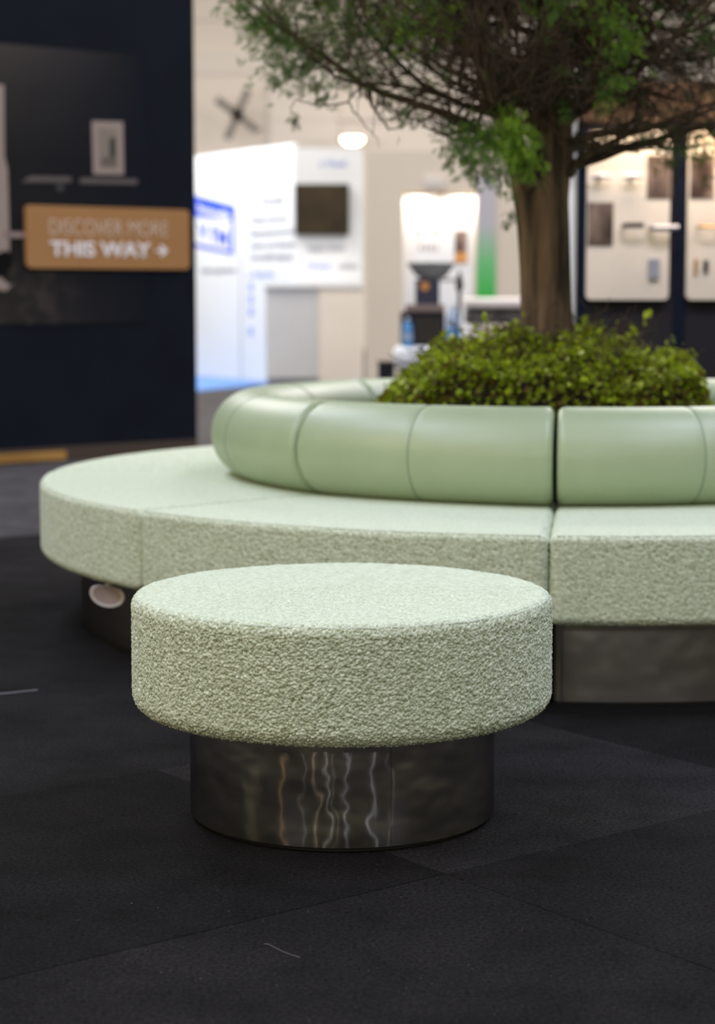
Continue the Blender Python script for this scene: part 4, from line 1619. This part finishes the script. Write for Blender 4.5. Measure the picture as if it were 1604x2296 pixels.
# ---------------------------------------------------------------- tree
tree = thing('cedar_tree', 'small conifer with a double brown trunk and spreading crown inside the ring sofa', 'tree', (TC.x, TC.y, 0.60))


def stem(name, keys, seedv, ridge):
    """keys: (u_left, u_right, v) silhouettes at the trunk's depth"""
    P_, Rr = [], []
    for ul, ur, v in keys:
        a_, b_ = at_y(ul, v, TC.y), at_y(ur, v, TC.y)
        P_.append(((a_ + b_) / 2))
        Rr.append((b_.x - a_.x) / 2)
    # densify
    zs = [p.z for p in P_]
    n_ = 90
    zz_ = np.linspace(zs[0], zs[-1], n_)
    xx_ = np.interp(zz_, zs, [p.x for p in P_])
    rr_ = np.interp(zz_, zs, Rr)
    kk_ = 56
    V_ = []
    for z, x, r_ in zip(zz_, xx_, rr_):
        for q in range(kk_):
            t = 2 * PI * q / kk_
            w = 1 + ridge * (math.sin(5 * t + z * 2.2 + seedv) * 0.5 + math.sin(11 * t + z * 5 + seedv) * 0.28 + math.sin(23 * t - z * 9) * 0.14)
            V_.append((x + r_ * w * math.cos(t), TC.y + 0.8 * r_ * w * math.sin(t), z))
    return from_np(name, np.array(V_), grid_faces(n_, kk_, True), M['bark'], tree, True)


stem('trunk', [(1203, 1292, 860), (1201, 1286, 760), (1199, 1281, 680), (1195, 1278, 560), (1191, 1275, 450), (1187, 1280, 370), (1192, 1284, 300), (1200, 1280, 200), (1205, 1270, 60), (1210, 1262, -140)][::1], 0.3, 0.07)
stem('side_trunk', [(1166, 1218, 860), (1171, 1216, 760), (1168, 1212, 680), (1166, 1208, 600), (1160, 1205, 500), (1150, 1202, 430), (1140, 1196, 370), (1120, 1172, 310), (1100, 1142, 250), (1080, 1112, 150), (1070, 1090, 0)], 2.1, 0.09)

tw = Acc()
tips = []


def grow(p, d, L, r_, lvl, collect):
    n_ = {0: 14, 1: 9, 2: 6}[lvl]
    pts, rs = [p.copy()], [r_]
    bend = rg.normal(size=3) * 0.10
    for s in range(n_):
        d = d + rg.normal(size=3) * (0.10 + 0.07 * lvl) + bend * 0.35 + np.array([0, 0, 0.02 if lvl == 0 else -0.03])
        d /= np.linalg.norm(d)
        p = p + d * L / n_
        rho_ = math.hypot(p[0] - TC.x, p[1] - TC.y)
        zl = 1.33 + (0.50 if p[0] < TC.x else 0.14) * rho_ * rho_ + 0.03 * lvl
        if p[2] < zl:
            p[2] += (zl - p[2]) * 0.85
        lim = 0.93 + 0.6 * max(0.0, p[2] - 1.75)
        if rho_ > lim:
            p[:2] = np.array([TC.x, TC.y]) + (p[:2] - np.array([TC.x, TC.y])) * (lim / rho_) ** 0.7
            d[2] += 0.2
        pts.append(p.copy())
        rs.append(r_ * (1 - 0.8 * (s + 1) / n_))
    collect(pts, rs, lvl)
    if lvl < 2:
        k_ = {0: 15, 1: 8}[lvl]
        for q in range(k_):
            t = rg.uniform(0.18, 1.0)
            i_ = min(n_ - 1, int(t * n_))
            dd = pts[i_ + 1] - pts[i_]
            dd = dd / np.linalg.norm(dd)
            side = rg.normal(size=3)
            side[2] -= 0.15
            side -= side.dot(dd) * dd
            side /= np.linalg.norm(side)
            nd_ = dd * 0.7 + side * 0.8
            nd_ /= np.linalg.norm(nd_)
            grow(pts[i_].copy(), nd_, L * rg.uniform(0.32, 0.5) if lvl == 0 else L * rg.uniform(0.35, 0.6), max(0.0011, rs[i_] * 0.5), lvl + 1, collect)


def collector(branch_parts):
    def f_(pts, rs, lvl):
        if lvl == 0:
            branch_parts.append((pts, rs))
        else:
            V_, F_ = tube_np(pts, rs, 5 if lvl == 1 else 4)
            tw.add(V_, F_)
        tips.append((pts, lvl))
    return f_


parts = []
nb = 46
for q in range(nb):
    az = 2 * PI * q / nb + rg.normal() * 0.08
    if abs(((az - 1.5 * PI + PI) % (2 * PI)) - PI) < 0.0:
        continue
    hz_ = 1.29 + 0.62 * rg.random()
    p = np.array([TC.x + 0.03 * math.cos(az) - 0.01, TC.y + 0.03 * math.sin(az), hz_])
    el_ = R(rg.uniform(14, 34))
    d = np.array([math.cos(az) * math.cos(el_), math.sin(az) * math.cos(el_), math.sin(el_)])
    grow(p, d, rg.uniform(0.65, 1.0), rg.uniform(0.009, 0.017), 0, collector(parts))


def px_branch(keys, r0, lvl=0, kids=8, kidlen=0.22):
    P_ = [np.array(at_y(u, v, yy)) for u, v, yy in keys]
    t_ = np.linspace(0, len(P_) - 1, len(P_) * 4)
    pts = [np.array([np.interp(t, range(len(P_)), [q[i] for q in P_]) for i in range(3)]) + rg.normal(size=3) * 0.002 for t in t_]
    rs = [r0 * (1 - 0.78 * k_ / len(t_)) for k_ in range(len(t_))]
    if lvl == 0:
        parts.append((pts, rs))
    else:
        V_, F_ = tube_np(pts, rs, 5)
        tw.add(V_, F_)
    for q in range(kids):
        i_ = int(rg.uniform(0.25, 0.98) * (len(pts) - 1))
        dd = pts[i_ + (1 if i_ < len(pts) - 1 else 0)] - pts[i_ - 1]
        dd /= np.linalg.norm(dd) + 1e-9
        sd = rg.normal(size=3)
        sd -= sd.dot(dd) * dd
        sd /= np.linalg.norm(sd)
        grow(pts[i_].copy(), (dd * 0.6 + sd), kidlen * rg.uniform(0.6, 1.2), max(0.0012, rs[i_] * 0.45), 1, collector(parts))


px_branch([(1190, 420, 5.87), (1140, 345, 5.84), (1098, 318, 5.82), (1024, 262, 5.80), (930, 232, 5.78), (818, 191, 5.78), (743, 138, 5.80), (680, 97, 5.82), (600, 40, 5.84), (520, -30, 5.85)], 0.017, 0, 14, 0.24)
px_branch([(829, 205, 5.78), (836, 240, 5.77), (848, 262, 5.76), (874, 292, 5.76), (900, 284, 5.77)], 0.006, 1, 3, 0.10)
px_branch([(812, 190, 5.78), (800, 205, 5.77), (777, 230, 5.77), (724, 236, 5.77), (690, 230, 5.77), (665, 224, 5.77), (650, 244, 5.77), (662, 262, 5.77)], 0.0035, 1, 1, 0.05)
px_branch([(780, 228, 5.77), (800, 255, 5.76), (822, 285, 5.76), (842, 305, 5.76), (850, 330, 5.76)], 0.0026, 1, 2, 0.06)
px_branch([(1278, 395, 5.86), (1296, 362, 5.82), (1330, 340, 5.78), (1375, 318, 5.74), (1420, 300, 5.70), (1500, 280, 5.68), (1610, 240, 5.64)], 0.012, 0, 9, 0.16)
px_branch([(1275, 320, 5.86), (1310, 308, 5.80), (1360, 300, 5.75), (1430, 296, 5.70), (1520, 262, 5.64), (1640, 215, 5.6)], 0.014, 0, 12, 0.26)
px_branch([(1210, 225, 5.7), (1260, 215, 5.55), (1310, 190, 5.45), (1345, 130, 5.4), (1350, 70, 5.38), (1330, 20, 5.36), (1300, -40, 5.34)], 0.010, 0, 4, 0.2)
px_branch([(1150, 250, 5.7), (1165, 170, 5.55), (1160, 90, 5.5), (1150, 10, 5.45), (1150, -60, 5.4)], 0.009, 0, 4, 0.2)
px_branch([(1190, 240, 5.7), (1185, 150, 5.6), (1188, 60, 5.5), (1180, -40, 5.4)], 0.008, 0, 3, 0.2)
px_branch([(1030, 190, 5.6), (1045, 110, 5.5), (1065, 40, 5.45), (1080, -40, 5.4)], 0.007, 0, 3, 0.2)
px_branch([(1400, 95, 5.5), (1460, 130, 5.5), (1530, 175, 5.5), (1610, 200, 5.5)], 0.008, 0, 4, 0.2)
px_branch([(1120, 260, 5.85), (1050, 240, 5.9), (960, 200, 5.95), (870, 120, 6.0), (800, 30, 6.05), (760, -40, 6.1)], 0.012, 0, 10, 0.26)
px_branch([(1130, 230, 5.9), (1080, 190, 5.9), (990, 150, 5.9), (900, 90, 5.9), (850, 20, 5.9)], 0.010, 0, 8, 0.22)

for pts, rs in parts:
    V_, F_ = tube_np(pts, rs, 8)
    from_np('branch', V_, F_, M['twig'], tree, True)
two = tw.build('twigs', M['twig'], tree)
two['kind'] = 'stuff'


# scale-leaved sprays
def spray_template(seedv):
    r_ = np.random.default_rng(seedv)
    V_, F_, n_ = [], [], 0

    def blade(p, d, L, w):
        nonlocal n_
        sd = np.array([-d[1], d[0], 0]) * w
        q = np.array([p - sd * 0.6, p + sd * 0.6, p + d * L + sd * 0.25, p + d * L - sd * 0.25])
        q[:, 2] += r_.normal() * 0.02 + np.array([0, 0, 0.0, 0.0])
        q[2:, 2] -= L * r_.uniform(-0.15, 0.35)
        V_.append(q)
        F_.append([n_, n_ + 1, n_ + 2, n_ + 3])
        n_ += 4
    main = np.array([0.0, 1.0, 0.0])
    blade(np.zeros(3), main, 1.0, 0.022)
    for k_ in range(7):
        t = 0.12 + 0.12 * k_
        for sg_ in (-1, 1):
            an_ = R(r_.uniform(28, 48)) * sg_
            d = np.array([math.sin(an_), math.cos(an_), 0])
            L = (0.52 - 0.40 * t) * r_.uniform(0.8, 1.15)
            p = np.array([0, t, r_.normal() * 0.02])
            blade(p, d, L, 0.026)
            for m_ in (0.45, 0.75):
                a2 = an_ + R(r_.uniform(25, 45)) * (1 if r_.random() < 0.5 else -1)
                d2 = np.array([math.sin(a2), math.cos(a2), 0])
                blade(p + d * L * m_, d2, L * 0.42, 0.024)
    return np.concatenate(V_), np.array(F_)


ST = [spray_template(s) for s in range(5)]
fol = Acc()


def spray(p, d, size, tone_):
    V_, F_ = ST[rg.integers(5)]
    Rm = rot_from(d, np.array([0, 0, 1.0]) + rg.normal(size=3) * 0.9, rg.uniform(-1.2, 1.2))
    fol.add((V_ * size) @ Rm.T + p, F_, float(np.clip(tone_, 0.02, 1)))


cnt = 0
for pts, lvl in tips:
    for i_ in range(1, len(pts)):
        p = pts[i_]
        rho = math.hypot(p[0] - TC.x, p[1] - TC.y)
        w = min(1, max(0, (rho - 0.42) / 0.35))
        if lvl == 0:
            w *= 0.4
        if p[1] < TC.y - 0.1 and p[2] < 1.9:
            w *= 0.22
        if p[0] > TC.x - 0.30:
            w *= 0.16
        if rg.random() < 0.30 * w:
            d = pts[i_] - pts[i_ - 1]
            d = d / np.linalg.norm(d) + rg.normal(size=3) * 0.55 + np.array([0, 0, -0.25])
            spray(p, d, rg.uniform(0.030, 0.060), rg.beta(3, 3.2) * 0.8 + 0.05)
            cnt += 1
# clumps seen in the photograph
cl = [(1100, 340, 5.45, 140, 0.055, 0.72), (1160, 300, 5.42, 120, 0.045, 0.92), (1165, 350, 5.45, 130, 0.045, 0.88), (1050, 305, 5.5, 120, 0.045, 0.6), (1030, 330, 5.55, 70, 0.042, 0.55), (1100, 290, 5.5, 60, 0.04, 0.6),
      (1140, 250, 5.45, 22, 0.025, 0.95), (1070, 375, 5.55, 50, 0.03, 0.5), (1130, 385, 5.5, 50, 0.03, 0.6), (1145, 440, 5.6, 5, 0.014, 0.35), (1148, 475, 5.6, 9, 0.016, 0.42), (1136, 495, 5.6, 7, 0.014, 0.42),
      (560, 25, 5.85, 95, 0.06, 0.58), (610, 60, 5.85, 120, 0.065, 0.6), (640, 105, 5.83, 130, 0.065, 0.58), (690, 60, 5.85, 110, 0.065, 0.68), (660, 10, 5.85, 110, 0.07, 0.7),
      (640, 160, 5.83, 60, 0.045, 0.5), (670, 170, 5.82, 60, 0.04, 0.5), (720, 195, 5.80, 42, 0.032, 0.5), (725, 130, 5.83, 50, 0.045, 0.58), (760, 40, 5.85, 75, 0.06, 0.72), (740, 215, 5.80, 12, 0.02, 0.45),
      (665, 262, 5.77, 9, 0.012, 0.35), (800, 60, 5.85, 36, 0.045, 0.5), (850, 30, 5.75, 34, 0.05, 0.75), (900, 30, 5.6, 60, 0.05, 0.92), (940, 60, 5.5, 55, 0.045, 0.95), (890, 75, 5.6, 26, 0.035, 0.7), (800, 165, 5.78, 26, 0.035, 0.5),
      (1015, 30, 5.5, 55, 0.05, 0.92), (1020, 62, 5.45, 20, 0.03, 0.85), (905, 260, 5.7, 18, 0.03, 0.5), (930, 205, 5.8, 12, 0.03, 0.45), (780, 120, 5.85, 14, 0.04, 0.4),
      (1220, 10, 5.4, 36, 0.045, 0.75), (1270, 20, 5.4, 50, 0.045, 0.75), (1340, 20, 5.4, 60, 0.055, 0.80), (1390, 50, 5.35, 80, 0.06, 0.82), (1400, 90, 5.35, 60, 0.04, 0.78), (1370, 130, 5.4, 44, 0.035, 0.72),
      (1375, 185, 5.4, 44, 0.034, 0.7), (1350, 225, 5.45, 34, 0.024, 0.75), (1275, 250, 5.5, 12, 0.016, 0.6), (1230, 185, 5.6, 16, 0.04, 0.25), (1290, 170, 5.6, 16, 0.04, 0.22),
      (1545, 60, 5.5, 34, 0.045, 0.5), (1580, 90, 5.5, 20, 0.04, 0.45), (1570, 320, 5.6, 40, 0.04, 0.55), (1600, 335, 5.6, 40, 0.04, 0.6), (1500, 320, 5.7, 34, 0.045, 0.35), (1495, 365, 5.7, 16, 0.03, 0.35),
      (1450, 290, 5.7, 14, 0.04, 0.3), (1585, 395, 5.65, 5, 0.012, 0.4), (1560, 200, 5.6, 14, 0.04, 0.3), (1480, 30, 5.6, 18, 0.05, 0.4), (990, 110, 5.7, 16, 0.04, 0.35)]
for u, v, yy, n_, spd, tn in cl:
    c_ = np.array(at_y(u, v, yy))
    for q in range(int(n_ * 1.4)):
        off = rg.normal(size=3) * spd * 0.66
        out = (c_ + off) - np.array([TC.x, TC.y, 1.75])
        out /= np.linalg.norm(out)
        d = out * 0.6 + rg.normal(size=3) * 0.5 + np.array([0, 0, -0.35])
        spray(c_ + off, d, rg.uniform(0.018, 0.040), tn + rg.normal() * 0.12 - 0.1)
# tangle in the heart of the crown, its shade put into the tone
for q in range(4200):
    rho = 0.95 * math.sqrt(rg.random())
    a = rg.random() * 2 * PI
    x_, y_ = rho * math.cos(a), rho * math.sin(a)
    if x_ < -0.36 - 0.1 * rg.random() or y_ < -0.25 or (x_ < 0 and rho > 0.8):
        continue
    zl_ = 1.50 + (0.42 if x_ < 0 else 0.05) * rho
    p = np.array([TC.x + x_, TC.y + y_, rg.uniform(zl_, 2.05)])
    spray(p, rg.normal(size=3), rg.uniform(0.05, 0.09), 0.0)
# the thick upper crown, out of the picture, that shades the branches
for q in range(3400):
    rho = 1.05 * math.sqrt(rg.random())
    a = rg.random() * 2 * PI
    z = 2.02 + 0.45 * (1 - (rho / 1.15) ** 2) + rg.normal() * 0.10
    p = np.array([TC.x + rho * math.cos(a), TC.y + rho * math.sin(a), z])
    spray(p, np.array([math.cos(a), math.sin(a), 0.2]) + rg.normal(size=3) * 0.6, rg.uniform(0.10, 0.17), rg.beta(3, 3))
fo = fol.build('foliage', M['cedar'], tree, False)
fo['kind'] = 'stuff'
print('tips', len(tips), 'sprays', cnt, 'branches', len(parts), 'twig quads', len(two.data.polygons), 'foliage quads', len(fo.data.polygons))
